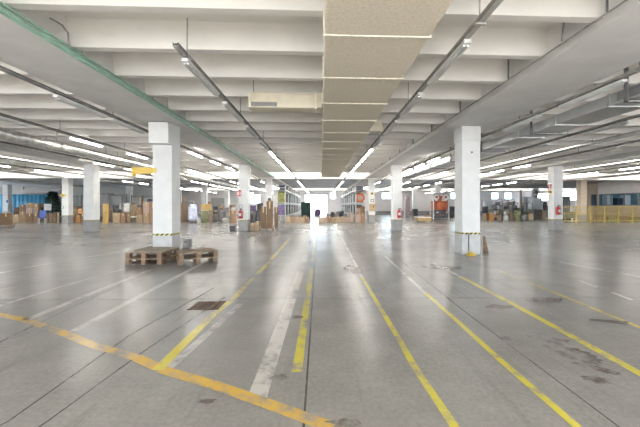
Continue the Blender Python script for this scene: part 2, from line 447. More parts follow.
strip('painted_line', [(700, 351), (640, 327.6), (575, 301)], 'paint_yellow_faint', .08, label='faint yellow line furthest to the side')
strip('painted_line', [(575, 301), (500, 271)], 'paint_yellow_faint', .06)
strip('painted_line', [(632, 300), (612, 292.5)], 'paint_white', .06)
strip('painted_line', [(597, 287), (578, 280.5)], 'paint_white_faint', .06)
strip('painted_line', [(26, 320), (95, 292), (150, 270)], 'paint_white', .11, label='white line that ends under the stacked pallets')
strip('painted_line', [(74.4, 331), (140, 296), (205, 262)], 'paint_white', [.1, .1, .1], label='white line passing in front of the stacked pallets')
strip('painted_line', [(-10, 309), (60, 287), (127, 268)], 'paint_white_faint', .07)
strip('painted_line', [(-5, 274), (60, 261.5), (118, 252)], 'paint_white_faint', .09)
strip('painted_line', [(-5, 253), (60, 246), (140, 238.5)], 'paint_white_faint', .08)
strip('painted_line', [(560, 262), (640, 277), (680, 285)], 'paint_white_faint', .06)
strip('floor_joint', [(303, 436), (316.6, 240), (318, 224)], 'joint_dark', .016, z=.0012)
strip('floor_joint', [(-20, 436), (8.8, 421), (130, 335), (214, 288)], 'joint_dark', .012, z=.0012)
strip('floor_joint', [(30, 433), (48, 421), (140, 354), (225, 297)], 'joint_dark', .012, z=.0012)
strip('floor_joint', [(-10, 347), (60, 313), (120, 285)], 'joint_dark', .014, z=.0012)
strip('floor_joint', [(640, 441), (619, 427), (457, 305.7), (395, 256)], 'joint_dark', .010, z=.0012)
strip('floor_joint', [(-20, 300), (320, 298.5), (700, 297)], 'joint_dark', .010, z=.0011)
strip('floor_joint', [(-20, 251), (320, 250.5), (700, 250)], 'joint_dark', .014, z=.0011)
# dark scuffed patches
def scuff(px, py, rx, ry, ang=0, m='stain_dark', z=.0015):
    """a ragged dirty patch: centre pixel, radii in metres"""
    X, Y = flo(px, py); b = MB(); P = []
    for i in range(56):
        a = 2 * PI * i / 56
        r = 1 + .55 * noise.noise(Vector((math.cos(a) * 1.6 + px, math.sin(a) * 1.6, py))) + .3 * noise.noise(Vector((math.cos(a) * 5 + px, math.sin(a) * 5, py)))
        x, y = rx * r * math.cos(a), ry * r * math.sin(a)
        P.append(b.bm.verts.new((X + x * math.cos(ang) - y * math.sin(ang), Y + x * math.sin(ang) + y * math.cos(ang), z)))
    b.bm.faces.new(P); b.done('stain', m, fl)
for qi, q in enumerate(((512, 340, .10, .10, .4), (522, 345, .12, .06, -.6), (548, 340, .16, .14, .2), (562, 350, .22, .12, -.6), (580, 358, .2, .10, -.7), (594, 368, .16, .06, -.8), (596, 380, .12, .06, 0),
          (500, 307, .2, .1, 0), (445, 268, .4, .18, -.2), (438, 266, .15, .2, .3), (354, 269, .2, .5, 0), (280, 377, .07, .05, 0), (297, 317.5, .07, .06, 0),
          (345, 424, .09, .04, 0), (207, 402, .06, .03, 0), (612, 322, .18, .06, -.3), (545, 300, .25, .12, 0), (150, 262, .5, .2, 0))):
    scuff(*q, z=.0015 + qi * .0004)

# ------------------------------------------------------------------ columns
CW = 0.53
def column(x, y, label, base=True, corbel=False, tape=True, w=CW, tint='column_white', basem='column_base_grey'):
    """x, y: centre of the front face at floor level"""
    t = thing('column', label, 'column', (x, y + w / 2, 0), group='square concrete columns', kind='thing')
    zt = ZB - .003
    hb = .575
    MB().box((0, 0, (zt + (hb if base else 0)) / 2), (w, w, zt - (hb if base else 0)), bevel=.012).done('shaft', tint, t)
    if base: MB().box((0, 0, hb / 2), (w + .006, w + .006, hb), bevel=.01).done('base', basem, t)
    if tape:
        MB().box((0, 0, .605), (w + .012, w + .012, .055)).done('hazard_tape', 'hazard', t)
    if corbel:
        MB().box((0, -w / 2 - .115, 3.39), (w, .226, .58), bevel=.012).done('corbel', tint, t)
    return t
R1, R2, R3, R4, R5 = 9.22, 18.3, 27.4, 36.5, 45.6
h = CW / 2
column(-4.14 - h, R1, 'near white column with stacked pallets around its foot and a yellow bracket', corbel=True, basem='column_base_pale')
c = column(4.07 + h, R1, 'near white column with a dark conduit ending in a yellow floor foot', basem='column_base_pale')
MB().box((0, 0, 3.5), (CW + .03, CW + .03, .4), bevel=.01).done('collar', 'column_white', c)
MB().box((.02, -h - .004, 2.95), (.05, .006, .05)).done('socket_hole', 'black', c)
column(-4.06 - h, R2, 'white column with grey base, a dark cube at its foot and cardboard stacks beside it')
column(4.08 + h, R2, 'white column with grey base carrying only a fire extinguisher, amid shiny floor')
column(-12.45 - h, R2, 'white column with grey base next to the yellow wooden cabinet')
column(13.5 + h, R2, 'white column with a red sign above a fire extinguisher, by the machines')
column(-4.13 - h, R3, 'white column rising behind the tall brown cardboard stacks')
column(4.05 + h, R3, 'white column with a brown notice board at the end of the racking')
column(at_y(65, R3), R3, 'white column with a small yellow sign next to the dark green tree')
column(at_y(584, R3 + .6), R3 + .6, 'column standing behind the yellow railing before the office wall', tint='column_tan')
column(at_y(5, R4), R4, 'white column in front of the blue tarp, at the photo\'s far edge')
column(at_y(128, R4 + 2), R4 + 2, 'column standing behind the white sack and cartons', tape=False)
column(at_y(204, R4), R4, 'column behind the wooden crates, nearer the pale closed door', tape=False)
column(at_y(226.7, R5), R5, 'column just past the pale closed door in the far wall', tape=False)
column(at_y(438.7, R4), R4, 'column behind the red machine with white reels', tape=False)
column(at_y(415, R5), R5, 'distant column behind the dark bin near the far wall', tape=False)

# corner guard of the near column: conduit, foot, leaning board
xr = at_y(468.3, R1)
t = thing('conduit', 'thin dark conduit down the front of a column', 'conduit', (xr, R1 - .03, 0))
MB().cyl((0, 0, .11), (0, 0, .62), .014).done('pipe', 'dark_steel', t)
t2 = thing('floor_foot', 'yellow painted foot at the base of the conduit', 'floor foot', (xr, R1 - .03, 0))
b = MB(); b.lathe([(.135, 0), (.13, .02), (.06, .09), (.025, .105)], 16, (0, -.14, 0)); b.done('foot', 'yellow', t2, smooth=True)
t3 = thing('leaning_board', 'dark wedge-shaped board leaning on the near column', 'board', (at_y(485.3, R1 + .25), R1 + .2, 0))
b = MB(); v = b.bm.verts.new
q = [(-.06, 0, 0), (.08, 0, 0), (-.03, 0, .52), (-.06, 0, .52)]
A = [v(p) for p in q]; B = [v((p[0], .05, p[2])) for p in q]
b.bm.faces.new(A); b.bm.faces.new(list(reversed(B)))
for i in range(4): b.bm.faces.new((A[i], B[i], B[(i + 1) % 4], A[(i + 1) % 4]))
b.done('board', 'wood_dark', t3)

# yellow bracket on the near left column
t = thing('bracket_arm', 'yellow steel bracket arm mounted on the near column', 'bracket', (-4.14 - CW - .003, R1 + .1, 2.28))
MB().b2(-.54, -.003, -.05, .05, .02, .20, bevel=.008).done('arm', 'yellow', t)
MB().b2(-.60, -.54, -.06, .06, -.06, .22, bevel=.008).done('end_plate', 'yellow', t)
MB().b2(-.003, .11, -.118, -.106, .04, .17).done('mounting_plate', 'yellow', t)
MB().b2(-.01, -.003, -.118, .06, .04, .17).done('clamp', 'yellow', t)

# ------------------------------------------------------------------ extinguishers and signs
def extinguisher(px, py0, py1, Y, label, hook='white_plastic'):
    X = at_y(px, Y); d = Y / cs
    z0 = CH - (py1 - PY) * d / F
    t = thing('fire_extinguisher', label, 'fire extinguisher', (X, Y - .125, z0), group='fire extinguishers')
    b = MB(); b.lathe([(.07, 0), (.10, .015), (.105, .05), (.105, .36), (.085, .43), (.035, .47)], 18); b.done('cylinder', 'red', t, smooth=True)
    b = MB(); b.cyl((0, 0, .47), (0, 0, .52), .03); b.box((.03, -.02, .54), (.14, .03, .025)); b.done('valve', 'black', t)
    b = MB(); b.path([(.05, -.02, .52), (.13, -.02, .48), (.15, -.02, .30), (.13, -.05, .12)], .014); b.cyl((.13, -.05, .12), (.12, -.07, .02), .02, r2=.03); b.done('hose', 'black', t)
    b = MB(); b.box((0, -.106, .23), (.12, .006, .14)); b.done('paper_label', 'white_plastic', t)
    b = MB()
    n = 16
    b.path([(.10 * math.cos(2 * PI * i / n), .10, .68 + .11 * math.sin(2 * PI * i / n)) for i in range(n + 1)], .014, 6)
    b.box((0, .108, .5), (.05, .014, .2)); b.done('mounting_bracket', hook, t)
    return t
extinguisher(241, 210, 218.5, R2, 'fire extinguisher below a red sign on the column beside cardboard stacks', 'wall_grey')
extinguisher(398.5, 208.5, 218, R2, 'fire extinguisher on the column without any sign')
extinguisher(556.6, 206, 215, R2, 'fire extinguisher on the column by the machines')

def sign(px, py, w, hgt, Y, mb, label, marks=(), cat='sign', name='wall_sign'):
    X = at_y(px, Y); d = Y / cs; z = CH - (py - PY) * d / F
    t = thing(name, label, cat, (X, Y - .02, z))
    MB().box((0, 0, 0), (w, .016, hgt), bevel=.003).done('plate', mb, t)
    for (mx, mz, mw, mh, mm) in marks:
        MB().box((mx, -.0095, mz), (mw, .003, mh)).done('pictogram', mm, t)
    return t
EX = [(-.05, -.01, .09, .2, 'white_plastic'), (.07, -.03, .045, .17, 'white_plastic'), (.07, .085, .03, .03, 'white_plastic')]
sign(239, 193.3, .26, .34, R2, 'red', 'red extinguisher sign on the column beside cardboard stacks', EX)
X = sign(549.7, 186.3, .24, .30, R2, 'red', 'red extinguisher sign on the column by the machines', EX)
sign(549.7, 191.6, .24, .16, R2, 'yellow', 'small orange plate below the red sign by the machines', [(0, 0, .1, .08, 'wood_dark')])
sign(372, 193.5, .22, .22, R3, 'yellow', 'small dark-centred plate, topmost on the column at the racking', [(0, 0, .12, .12, 'black')])
sign(372.3, 200.5, .28, .26, R3, 'wood_dark', 'framed white notice, middle one on the column at the racking', [(0, 0, .18, .16, 'white_plastic')])
sign(372.3, 207.5, .46, .6, R3, 'notice', 'brown notice board, lowest on the column at the racking', [(-.1, .1, .14, .2, 'cardboard_light'), (.1, .08, .14, .18, 'cardboard_dark'), (0, -.16, .2, .14, 'cardboard_light')], 'notice board', 'notice_board')
sign_frame = [o for o in S.objects if o.name.startswith('notice_board')][0]
fb = MB(); fb.b2(-.25, -.231, -.012, .008, -.32, .32); fb.b2(.231, .25, -.012, .008, -.32, .32); fb.b2(-.23, .23, -.012, .008, .301, .32); fb.b2(-.23, .23, -.012, .008, -.32, -.301); fb.done('frame', 'wood_dark', sign_frame)
sign(63, 195.6, .42, .2, R3, 'yellow', 'yellow plate on the column next to the tree', [(0, 0, .1, .1, 'black')])
sign(62.6, 207.2, .2, .22, R3, 'green_paint', 'small green plate on the column next to the tree', [(0, 0, .1, .1, 'white_plastic')])
sign(7.5, 202, .28, .55, R4, 'white_plastic', 'white and blue notice on the column before the blue tarp', [(0, .05, .2, .3, 'blue')])

# ------------------------------------------------------------------ pallets
def pallet(label, loc, rz, w=0.8, l=1.2, group='wooden pallets'):
    t = thing('pallet', label, 'pallet', loc, rz, group)
    nb = 7
    for i in range(nb):
        x = w * (i + .5) / nb if False else 0
        yy = l * (i + .5) / nb
        MB().b2(0, w, yy - l / nb * .40, yy + l / nb * .40, .118, .140, bevel=.003).done('board', 'wood', t)
    for i in range(3):
        x = (.05, w / 2, w - .05)[i]
        MB().b2(x - .05, x + .05, 0, l, .096, .1175).done('stringer', 'wood', t)
        MB().b2(x - .05, x + .05, 0, l, 0, .02).done('runner', 'wood', t)
        for yy in (.06, l / 2, l - .06):
            MB().b2(x - .05, x + .05, yy - .06, yy + .06, .0205, .0955).done('block', 'wood_dark', t)
    return t
p0 = pallet('wooden pallet before the near column, underneath in its stack', (-4.66, 7.93, 0), 0, w=.84, l=1.0)
dup(p0, (-4.67, 7.96, .1405), math.radians(-1), 'wooden pallet before the near column, on top of its stack')
p1 = pallet('angled wooden pallet beside the column, underneath in its stack', (-3.36, 7.80, 0), math.radians(27), w=.88, l=.76)
dup(p1, (-3.35, 7.82, .1405), math.radians(29), 'angled wooden pallet beside the column, on top of its stack')
t = thing('plywood_sheet', 'grey-brown plywood sheet lying on the pallets before the near column', 'sheet', (-4.66, 7.98, .2815), math.radians(-1))
MB().b2(.02, .82, .06, .98, 0, .016, bevel=.003).done('sheet', 'plywood', t)
t = thing('grey_case', 'small grey case on the floor behind the near column', 'case', (*flo(185.5, 248), 0))
MB().box((0, .15, .15), (.2, .28, .3), bevel=.015).done('body', 'bag_grey', t)
MB().box((0, .0, .2), (.1, .02, .05)).done('latch', 'dark_steel', t)
# drain grate
gx, gy = flo(207.5, 305.8)
t = thing('drain_grate', 'brown iron grate set into the floor', 'floor grate', (gx, gy, 0.003))
b = MB()
for i in range(9): b.b2(-.2 + i * .0475, -.18 + i * .0475, -.16, .16, 0, .008)
b.b2(-.21, .21, -.18, -.16, 0, .009); b.b2(-.21, .21, .16, .18, 0, .009)
b.done('bars', 'iron', t)
MB().b2(-.2, .2, -.16, .16, -.002, .001).done('pit', 'wood_dark', t)

# ------------------------------------------------------------------ ceiling services
def tray(x, y0, y1, label, z=3.62, w=.08, m='tray_grey', step=2.16, hang=True, cat='cable tray'):
    t = thing('cable_tray', label, cat, (x, y0, 0))
    L_ = y1 - y0
    b = MB()
    b.b2(-w / 2, w / 2, 0, L_, z, z + .012); b.b2(-w / 2, -w / 2 + .008, 0, L_, z, z + .06); b.b2(w / 2 - .008, w / 2, 0, L_, z, z + .06)
    b.done('channel', m, t)
    b = MB()
    for i, o in enumerate((-.025, .005, .03)): b.cyl((o, 0, z + .03 + .004 * i), (o, L_, z + .03 + .004 * i), .013, 6)
    b.done('cables', 'black', t)
    y = .4
    while hang and y < L_:
        b = MB(); b.cyl((0, y, z + .012), (0, y, ZS - .002), .010, 6); b.b2(-w / 2 - .03, w / 2 + .03, y - .02, y + .02, z - .014, z - .001)
        b.done('hanger_rod', m, t); y += step * (1 if L_ < 40 else 1.5)
    return t
def strip_light(name_label, x, y, z, lit=True, L_=1.5):
    t = thing('strip_light', name_label, 'light', (x, y, z), group='fluorescent strip lights under the ceiling')
    MB().b2(-.05, .05, 0, L_, -.05, 0, bevel=.006).done('housing', 'white_enamel', t)
    for s in (-.026, .026):
        MB().cyl((s, .05, -.068), (s, L_ - .05, -.068), .016, 8).done('tube', 'tube_lit' if lit else 'tube_off', t)
    b = MB(); b.b2(-.06, .06, .3, .34, 0, .006); b.b2(-.06, .06, L_ - .34, L_ - .3, 0, .006); b.done('mounting_clip', 'tray_grey', t)
    return t
LIT = strip_light('x', 0, -3, 3.5, True); OFF = strip_light('x', 0, -5, 3.5, False)
used = {True: False, False: False}
ORD = ['first', 'second', 'third', 'fourth', 'fifth', 'sixth', 'seventh', 'eighth', 'ninth', 'tenth', 'eleventh', 'twelfth', 'thirteenth', 'fourteenth', 'fifteenth', 'sixteenth', 'seventeenth', 'eighteenth', 'nineteenth', 'twentieth', 'twenty-first', 'twenty-second', 'twenty-third', 'twenty-fourth', 'twenty-fifth', 'twenty-sixth']
def lights(x, ys, z, where, lit):
    for i, y in enumerate(ys):
        on = lit(y) if callable(lit) else lit
        src = LIT if on else OFF
        lab = f"{'lit' if on else 'unlit'} strip light under {where}, {ORD[i]} from the camera"
        if not used[on]:
            used[on] = True; src.location = (x, y, z); src['label'] = lab
        else: dup(src, (x, y, z), label=lab)
def fr_(a, b, s):
    r = []; y = a
    while y < b: r.append(y); y += s
    return r
ZT = 3.62
tray(-2.02, 4.6, 53, 'long cable tray between duct and green rail')
tray(1.93, -3, 53, 'long cable tray close beside the beige duct')
tray(-5.22, 1.5, 53, 'cable tray along the outer edge of the beam with the green rail')
tray(5.24, 1.5, 53, 'cable tray along the beam, above the steel duct')
tray(-7.85, -6.5, 53, 'cable tray above the foil wrapped pipe')
tray(7.9, -6.5, 53, 'cable tray just beyond the steel duct')
tray(10.9, -6.5, 53, 'second cable tray beyond the steel duct')
tray(-11.2, -6.5, 53, 'cable tray beyond the foil wrapped pipe')
tray(17.6, 10, 53, 'cable tray over the yellow railing side bay', step=3)
tray(-17, 10, 53, 'cable tray over the carton storage bay', step=3)
zl = ZT - .022  # outer trays carry extra rear lamps, added to brighten the far hall
far = lambda y: y > 12
lights(-2.02, fr_(4.9, 23, 2.0) + fr_(28.5, 52, 2.6), zl, 'the tray between duct and green rail', far)
lights(1.93, fr_(4.2, 23, 2.0) + fr_(28.5, 52, 2.6), zl, 'the tray beside the beige duct', far)
lights(-5.22, [6.6, 8.3] + fr_(10.4, 23, 2.6) + fr_(28.6, 53, 2.6), zl, 'the tray outside the green rail', far)
lights(5.24, fr_(5.4, 23, 2.2) + fr_(28.6, 53, 2.6), zl, 'the tray above the steel duct', lambda y: y > 12)
lights(-7.85, fr_(-6, 6, 2.4) + fr_(7.5, 23, 3.0) + fr_(28.6, 53, 2.4), zl, 'the foil pipe tray', lambda y: y > 10 or y < 6)  # nearest rows are unseen lamps added to brighten the side bay
lights(7.9, fr_(-6, 5, 2.4) + fr_(8, 23, 3.0) + fr_(28.6, 53, 2.4), zl, 'the tray just beyond the steel duct', lambda y: y > 16 or y < 5)  # near rows out of view, added to light floor and ceiling
lights(10.9, fr_(-6, 23, 2.5) + fr_(29, 52, 3.4), zl, 'the second tray beyond the steel duct', lambda y: y > 16 or y < 8.5)  # lit near rows are unseen lamps, added as fill
lights(-11.2, fr_(-6, 23, 2.5) + fr_(28.6, 53, 2.4), zl, 'the tray past the foil pipe', lambda y: y > 16 or y < 8.5)  # lit near rows out of view, added to bounce light onto the beams
lights(17.6, fr_(11, 24, 3.0) + fr_(28.6, 53, 2.4), zl, 'the railing bay tray', True)
for xx, wh in ((-5.22, 'the green rail beam, added behind the viewer'), (5.24, 'the steel duct beam, added behind the viewer')):  # unseen lit lamps added to brighten the near floor
    lights(xx, fr_(-7, 1.4, 2.0), zl if xx != -1.0 else 3.7, wh, True)
lights(-17, fr_(11, 24, 3.0) + fr_(28.6, 53, 2.6), zl, 'the carton storage tray', True)  # rear rows added to light the pale far wall

for i, y in enumerate((22.5, 26.0, 29.0)):
    dup(LIT, (XR + 2.2, y, 3.9), label=f'strip light inside the office behind the glazing, {ORD[i]} along')
for i, (y, hh, m) in enumerate(((22.0, 2.3, 'machine_white'), (25.0, 2.2, 'goods_blue'), (27.3, 2.4, 'machine_white'), (30.4, 2.3, 'machine_white'))):
    t = thing('office_cabinet', f'tall {"dark" if i == 1 else "pale"} cabinet inside the office, {ORD[i]} along the glazing', 'cabinet', (XR + 3.3, y, 0), 0, 'office cabinets')
    MB().b2(.02, .6, -.5, .5, 0, hh, bevel=.01).done('carcass', m, t)
    for sgn in (-1, 1): MB().b2(0, .019, sgn * .25 - .24, sgn * .25 + .24, .08, hh - .05).done('door', m, t)
for i, (x, hh, m) in enumerate(((.5, 2.5, 'machine_white'), (1.6, 2.2, 'goods_blue'), (2.4, 2.5, 'machine_white'))):
    t = thing('office_cabinet', f'{"dark" if i == 1 else "pale"} cabinet against the office end wall, {ORD[i]} from the glazing', 'cabinet', (XR + x + .1, OY1 - .75, 0), 0, 'office cabinets')
    MB().b2(-.3, .3, .02, .6, 0, hh, bevel=.01).done('carcass', m, t)
    for sgn in (-1, 1): MB().b2(sgn * .15 - .14, sgn * .15 + .14, 0, .019, .08, hh - .05).done('door', m, t)
# green rail under the inner edge of the beam
t = thing('green_rail', 'long green steel rail along the lower edge of the beam', 'rail', (-3.80, 2.6, 0))
b = MB(); b.b2(-.025, .035, 0, 24, 3.705, 3.755); b.b2(-.025, .05, 0, 24, 3.70, 3.708); b.done('channel', 'green_paint', t)
b = MB(); b.cyl((.02, 0, 3.80), (.02, 24, 3.80), .018, 8); b.done('pipe', 'green_paint', t)
for i in range(11):
    MB().cyl((.01, .55 + 2.16 * i, 3.78), (.01, .55 + 2.16 * i, ZS - .002), .012, 6).done('hanger_rod', 'tray_grey' if i % 3 else 'green_paint', t)
t = thing('rod_hangers', 'thin grey pipe with rods along the inner edge of the opposite beam', 'pipe', (3.60, 3.4, 0)); t.name = 'conduit_pipe'
MB().cyl((0, 0, 3.83), (0, 22, 3.83), .012, 6).done('pipe', 'tray_grey', t)
for i in range(10):
    MB().cyl((0, .55 + 2.16 * i, 3.84), (0, .55 + 2.16 * i, ZS - .002), .014, 6).done('hanger_rod', 'dark_steel', t)
def cable(name, pts, label):
    b = MB(); b.path(pts, .012, 6); return tag(b.done(name, 'dark_steel'), label, 'cable')
def cp(px, py, X):
    # a point on the plane x = X
    k = (px - PX) / F; d = X / (k * cs + sn); return (X, -k * d * sn + d * cs, CH - (py - PY) * d / F)
cable('bent_conduit', [cp(50, 18, -3.7), cp(62, 25, -3.7), cp(68, 33, -3.7), cp(69, 47, -3.7)], 'bent dark conduit dropping to the green rail')
cable('bent_conduit', [cp(580, 6, 3.55), cp(564, 20, 3.55), cp(562, 41, 3.55)], 'bent dark conduit dropping to the beam opposite the green rail')

# beige fibre duct down the middle
DX0, DX1, DZ0, DZ1 = .04, 1.34, 3.47, 3.80
t = thing('air_duct', 'big beige fibre-clad rectangular air duct down the middle of the ceiling', 'duct', (0, -6, 0))
MB().b2(DX0, DX1, 0, 29.4, DZ0, DZ1, bevel=.03).done('casing', 'duct_fibre', t)
y = 3.95 - 1.3 * 7
while y < 23:
    MB().b2(DX0 - .015, DX1 + .015, y + 6 - .03, y + 6 + .03, DZ0 - .014, DZ1 + .005, bevel=.008).done('joint_band', 'duct_band', t)
    y += 1.3
for y in fr_(1.5, 28, 4):
    MB().cyl((DX0 + .3, y, DZ1), (DX0 + .3, y, ZS - .002), .01, 6).done('hanger_rod', 'tray_grey', t)
bx = thing('branch_duct', 'short beige branch duct with a dark slot, on the side of the main duct', 'duct', (0, 6.85, 0))
bb = MB(); bb.b2(-1.53, -.12, 0, .36, 3.46, 3.79, bevel=.05); bb.done('casing', 'duct_beige', bx)
MB().b2(-.13, -.09, -.012, .372, 3.448, 3.80, bevel=.008).done('joint_band', 'duct_band', bx)
MB().b2(-.09, .020, .02, .34, 3.48, 3.78).done('neck', 'duct_beige', bx)
MB().b2(-1.46, -.92, -.006, .02, 3.49, 3.575).done('outlet_slot', 'black', bx)
MB().cyl((-1.44, .15, 3.79), (-1.44, .15, ZS - .002), .01, 6).done('hanger_rod', 'tray_grey', bx)
t = thing('diffuser_box', 'small tan diffuser box on the far side of the beige duct', 'diffuser', (1.36, 9.1, 0))
MB().b2(0, .38, 0, .55, 3.52, 3.80, bevel=.01).done('casing', 'duct_fibre', t)
b = MB()
for i in range(4): b.b2(.04, .34, .06 + i * .12, .14 + i * .12, 3.512, 3.521)
b.done('outlet_grille', 'tray_grey', t)
MB().cyl((.2, .3, 3.8), (.2, .3, ZS - .002), .01, 6).done('hanger_rod', 'tray_grey', t)
# shiny steel duct beyond the beam
t = thing('steel_duct', 'shiny rectangular steel duct running alongside the beam', 'duct', (5.42, 1.0, 0))
MB().b2(0, .75, 0, 22.5, 3.28, 3.50, bevel=.008).done('casing', 'steel_duct', t)
for i in range(16):
    MB().b2(-.012, .762, .7 + i * 1.4, .74 + i * 1.4, 3.268, 3.512).done('flange', 'galvanised', t)
for i in range(8):
    b = MB(); b.b2(-.03, -.012, 1.9 + i * 2.6, 1.98 + i * 2.6, 3.24, ZS - .002); b.b2(-.03, .8, 1.9 + i * 2.6, 1.98 + i * 2.6, 3.24, 3.262)
    b.done('hanger_strap', 'dark_steel', t)
MB().b2(-.02, .0, 4.2, 4.72, 3.32, 3.47).done('outlet_grille', 'dark_steel', t)
t = thing('foil_pipe', 'thick foil wrapped pipe under the side bay ceiling', 'pipe', (-8.9, 3, 0))
b = MB(); pts = []
b.cyl((0, 0, 3.42), (0, 36, 3.42), .17, 14); b.done('pipe', 'foil', t, smooth=True)
for i in range(14): MB().cyl((0, .8 + i * 2.5, 3.42), (0, .86 + i * 2.5, 3.42), .182, 14).done('joint_band', 'galvanised', t)
for i in range(14): MB().cyl((0, .83 + i * 2.5, 3.602), (0, .83 + i * 2.5, ZS - .002), .01, 6).done('hanger_rod', 'tray_grey', t)
t = thing('steel_pipe', 'thin steel pipe beside the foil wrapped pipe', 'pipe', (-9.7, 3, 0))
MB().cyl((0, 0, 3.5), (0, 36, 3.5), .06, 10).done('pipe', 'tray_grey', t, smooth=True)
for i in range(9): MB().cyl((0, .9 + i * 4, 3.56), (0, .9 + i * 4, ZS - .002), .01, 6).done('hanger_rod', 'tray_grey', t)
for X, lab in ((-14.2, 'dark pipe past the second beam, over the carton storage'), (15.2, 'dark pipe past the second beam, towards the railing'), (9.4, 'grey pipe between two trays past the steel duct'), (20.4, 'pipe nearest the office wall glazing')):
    t = thing('ceiling_pipe', lab, 'pipe', (X, 6, 0), group='pipes under the ceiling')
    MB().cyl((0, 0, 3.58), (0, 33, 3.58), .07, 10).done('pipe', 'tray_grey', t, smooth=True)
    for i in range(8): MB().cyl((0, .9 + i * 4, 3.65), (0, .9 + i * 4, ZS - .002), .012, 6).done('hanger_rod', 'tray_grey', t)

# ------------------------------------------------------------------ yellow railing before the office wall
RY = 26.3
xa, xb = at_y(562, RY), 31.0
xb = 28.6
t = thing('safety_railing', 'long yellow safety railing with mesh infill before the office wall', 'railing', (xa, RY, 0))
L_ = xb - xa
b = MB(); b.b2(0, L_, -.03, .03, 1.29, 1.35); b.done('top_rail', 'rail_yellow', t)
MB().b2(0, L_, -.02, .02, .78, .82).done('middle_rail', 'rail_yellow', t)
MB().b2(0, L_, -.02, .02, .12, .20).done('bottom_rail', 'rail_yellow', t)
npost = 7
for i in range(npost + 1):
    x = L_ * i / npost
    b = MB(); b.b2(x - .04, x + .04, -.04, .04, 0, 1.36); b.b2(x - .09, x + .09, -.09, .09, 0, .015); b.done('post', 'rail_yellow', t)
b = MB()
for i in range(int(L_ / .13)): b.b2(i * .13 + .06, i * .13 + .072, -.008, .008, .2, 1.3)
b.done('infill_bars', 'rail_yellow', t)

# ------------------------------------------------------------------ stored goods
def span(pl, pr, pt, pb, dep=.6, z0=0.0, d=None):
    """front centre, width and height of something standing on z0"""
    if d is None: d = F * (CH - z0) / (pb - PY)
    pc = (pl + pr) / 2
    X, Y = world(pc, d)
    tot = (pr - pl) * d / F
    w = max(tot * .45, tot - dep * abs((pc - PX) / F) * .8)
    X -= math.copysign(1, pc - PX) * 0 
    return X, Y, w, (pb - pt) * d / F
def shift_front(px, X, w, tot):
    return X
def carton(pl, pr, pt, pb, label, m='cardboard', dep=.6, z0=0.0, d=None, grp='cardboard boxes', tape='tape_tan', rz=0, hgt=None, name='cardboard_box', cat='box'):
    X, Y, w, hh = span(pl, pr, pt, pb, 0, z0, d)
    ang = math.atan2(X, Y)
    if abs(ang) > .12:
        rz += -ang * .93; w = w * math.cos(ang) * .96
    t = thing(name, label, cat, (X, Y, z0 + (.001 if z0 else 0)), rz, grp)
    MB().b2(-w / 2, w / 2, 0, dep, 0, hh, bevel=.012).done('carton', m, t)
    MB().b2(-.03, .03, -.002, dep * .98, hh - .003, hh + .002).done('packing_tape', tape, t)
    MB().b2(-.03, .03, -.003, .0, hh * .72, hh).done('packing_tape', tape, t)
    return t
def sack(pl, pr, pt, pb, label, m='bag_white', dep=.6, z0=0.0, d=None, seed=1, cat='sack', grp='sacks and wrapped bundles', name='sack', tie=True):
    X, Y, w, hh = span(pl, pr, pt, pb, 0.0, z0, d)
    ang = math.atan2(X, Y); w *= math.cos(ang)
    t = thing(name, label, cat, (X, Y, z0 + (.001 if z0 else 0)), -ang, grp)
    MB().lump((0, dep / 2, 0), (w, dep, hh * .95), seed).done('bag', m, t, smooth=True)
    if tie: MB().lathe([(.03, 0), (.045, .02), (.03, .05), (.07, .11)], 10, (0, dep / 2, hh * .9)).done('tied_neck', m, t, smooth=True)
    return t
def flat_pallet(pl, pr, pb, label, dep=1.0, d=None, hgt=.14):
    X, Y, w, hh = span(pl, pr, pb - 2, pb, 0, 0, d)
    ang = math.atan2(X, Y)
    if abs(ang) < .12: ang = 0
    w *= math.cos(ang)
    return pallet(label, (X - w / 2 * math.cos(ang), Y + w / 2 * math.sin(ang), 0), -ang, w=w, l=dep), X, Y, w

# beside the second column on the left
t = thing('dark_cube', 'small dark box on the floor at the foot of the column', 'box', (at_y(233.6, R2 + .2), R2 - .1, 0))
MB().b2(-.14, .14, 0, .3, 0, .3, bevel=.01).done('body', 'bag_dark', t); MB().b2(-.145, .145, -.005, .305, .301, .32).done('lid', 'dark_steel', t)
PZ = .141
fp, X, Y, w = flat_pallet(259.8, 274, 231, 'pallet under the tall brown cardboard stacks', 1.0)
carton(260.6, 266.2, 207.5, 229.2, 'tall brown carton on the pallet, the shorter of the pair', 'cardboard_dark', .6, PZ, d=18.35)
carton(266.4, 273, 202, 229.2, 'tallest brown carton on the pallet by the column', 'cardboard_dark', .6, PZ, d=18.35)
carton(250.3, 254.9, 223.2, 231.3, 'low tan carton between the column and the brown stacks', 'cardboard', .5)
carton(255, 259.4, 221.5, 231, 'taller tan carton squeezed against the brown stacks', 'cardboard_light', .5)
sack(248.6, 253.6, 209.5, 223.5, 'dark wrapped bundle behind the low tan carton', 'bag_dark', .7, 0, d=21.0, seed=3)
sack(255.2, 260.5, 204.5, 224, 'taller dark speckled bundle behind the tan cartons', 'bag_dark', .7, 0, d=21.2, seed=4)
carton(274.4, 278.2, 207, 226.5, 'narrow dark carton behind the brown stacks', 'cardboard_dark', .5, 0, d=22)

